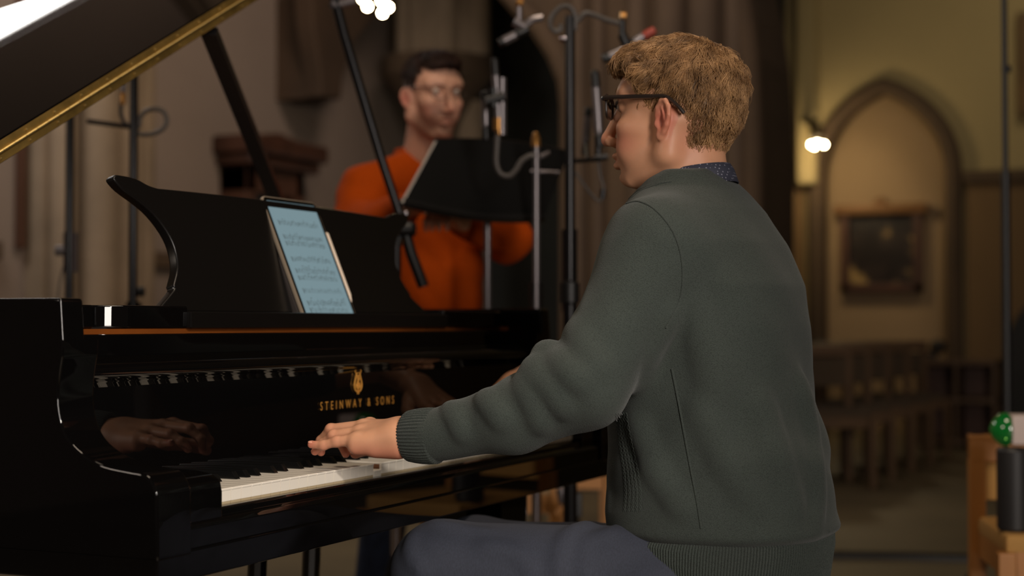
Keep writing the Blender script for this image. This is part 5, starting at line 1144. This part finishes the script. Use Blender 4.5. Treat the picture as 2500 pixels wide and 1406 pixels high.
# body below the clothes, hands, legs
lh, rh = hipc - ax_ * .085 - V3(0, 0, .06), hipc + ax_ * .085 - V3(0, 0, .06)
lf, rf_ = V3(*(g(905, 1300, .0)[:2]), .09), V3(*(g(1075, 1300, .1)[:2]), .09)
lk, rk = (lh + lf) / 2 + fo_ * .03, (rh + rf_) / 2 + fo_ * .03
Ft = Field(np.minimum.reduce([lf, rf_, e_l, e_r, w_l]) - .16, np.maximum.reduce([nb, s_l, s_r, e_r]) + .13, .011); Ft.d[:] = 1
Ft.ell(ch_, (.16, .10, .19), .04, R=RR); Ft.ell(hipc, (.14, .10, .18), .04, R=RR); Ft.cone(nb, ch_, .05, .06, .03)
for a_, b_, ra, rb in ((s_l, e_l, .05, .04), (e_l, w_l, .04, .028), (s_r, e_r, .05, .04), (e_r, w_r, .04, .028), (lh, lk, .07, .05), (lk, lf, .05, .036), (rh, rk, .07, .05), (rk, rf_, .05, .036)): Ft.cone(a_, b_, ra, rb, .02)
Vt, Qt = Ft.net(1)
pieces = [(Vq2, Qq), (Vt, Qt)]
for w_, e_, sg in ((w_l, e_l, 1), (w_r, e_r, -1)):
    dr_ = (w_ - e_) / np.linalg.norm(w_ - e_); sd_ = np.cross(dr_, V3(0, 0, 1)); sd_ /= np.linalg.norm(sd_); W_ = w_ + dr_ * .02
    kn = [W_ + dr_ * (.075 + .004 * (i in (1, 2))) + sd_ * (.03 - .02 * i) * sg for i in range(4)]; tp = [[k_ + dr_ * .035 - V3(0, 0, .01), k_ + dr_ * .05 - V3(0, 0, .028), k_ + dr_ * .05 - V3(0, 0, .046)] for k_ in kn]
    th = [W_ - sd_ * .02 * sg + dr_ * .02, W_ - sd_ * .045 * sg + dr_ * .045 - V3(0, 0, .01), W_ - sd_ * .05 * sg + dr_ * .075 - V3(0, 0, .015), W_ - sd_ * .048 * sg + dr_ * .095 - V3(0, 0, .018)]
    al = np.array([w_, W_] + kn + sum(tp, []) + th); Fz = Field(al.min(0) - .035, al.max(0) + .035, .003); hand(Fz, w_ - dr_ * .03, W_, kn, tp, th, V3(0, 0, 1)); pieces.append(Fz.net(1))
off = 0; VV = []; QQ = []
for v_, q_ in pieces: VV.append(v_); QQ.append(q_ + off); off += len(v_)
VV = np.concatenate(VV); QQ = np.concatenate(QQ)
man = mesh('person', VV, QQ, SK2, None, True, V3(hipc[0], hipc[1], 0)); tag(man, 'bearded man in an orange jumper and glasses standing behind the music stand', 'person')
fattr(man, 'redness', np.concatenate([np.clip(r2 * .9, 0, 1), np.zeros(len(VV) - len(Vq))])); fattr(man, 'beard', np.concatenate([bdm, np.zeros(len(VV) - len(Vq))]))
jo = mesh('jumper', Vo, Qo, M_ORANGE, man); fattr(jo, 'ribc', np.zeros(len(Vo))); fattr(jo, 'ribm', np.zeros(len(Vo)))
MB().tube([nb + V3(0, 0, .012) + .060 * (math.cos(a) * ax_ + math.sin(a) * fo_) for a in np.linspace(0, 2 * math.pi, 28)[:-1]], .008, 8, closed=True).build('neckband', M_ORANGE, jo)
for s in (-1, 1):
    e = MB().ball(place(np.array([[.0805, s * .031, .0305]]) * sc2, HS, *FR2)[0], .0102, 12).build('eye', mat('eye_white', (190, 176, 164), .2), man)
    MB().ball(place(np.array([[.0890, s * .0305, .0295]]) * sc2, HS, *FR2)[0], .0034, 8).build('iris', mat('iris', (60, 70, 72), .1), e)
glasses('glasses', HS + FR2[0] * .008, FR2, man, mat('thin_frame', (70, 58, 50), .3, metal=.5), True, .0014, 1.2)
HD = hair_mat('dark_hair', (30, 18, 14), (58, 36, 26), 30)
Fk2 = Field((-.14, -.11, -.10), (.13, .11, .18), .0034)
Fk2.ell((-.006, 0, .054), (.088, .0755, .077), .01); Fk2.ell((.040, 0, .104), (.052, .050, .030), .02); Fk2.ell((-.030, 0, .012), (.054, .062, .052), .02)
for s in (-1, 1):
    Fk2.cone((.030, s * .068, .070), (.022, s * .070, .03), .006, .005, .01); Fk2.ell((.006, s * .088, .0), (.025, .025, .033), .008, 'sub'); Fk2.ell((.088, s * .068, .055), (.042, .040, .040), .012, 'sub'); Fk2.cone((-.018, s * .094, -.032), (-.03, s * .080, -.085), .024, .034, .01, 'sub')
Fk2.ell((.100, 0, .056), (.042, .080, .044), .012, 'sub'); Fk2.ell((.06, 0, -.04), (.09, .12, .058), .008, 'sub')
Vk2, Qk2 = Fk2.net(1); cap2 = mesh('hair', place(Vk2 * sc2, HS, *FR2), Qk2, HD, man)
hair_strands('hair_locks', Vk2 * sc2, Qk2, FR2, HS, lambda V, N: (V[:, 2] > .075) & (((V - V3(-.01, 0, .05)) * N).sum(1) > 0), lambda p: float(np.interp(p[2], [.0, .1], [.008, .035])), HD, cap2, 420, 8, .0007, .006, .3, lambda p: V3(-.055, 0.02, .125), 4)
# jeans and shoes
Fl = Field(np.minimum.reduce([lf, rf_, lh, rh]) - .14, np.maximum.reduce([lh, rh, hipc + V3(0, 0, .1), lk, rk]) + .15, .009)
Fl.ell(hipc - V3(0, 0, .05), (.165, .12, .13), .03, R=RR)
for a_, b_, ra, rb in ((lh, lk, .088, .066), (lk, lf, .066, .058), (rh, rk, .088, .066), (rk, rf_, .066, .058)): Fl.cone(a_, b_, ra, rb, .02)
Vl, Ql = Fl.net(1); mesh('jeans', Vl, Ql, M_JEAN2, man)
for a_ in (lf, rf_): MB().ball(V3(a_[0], a_[1], .045) + fo_ * .05, (.09, .07, .044), 14).build('shoe', M_MBLK, man)
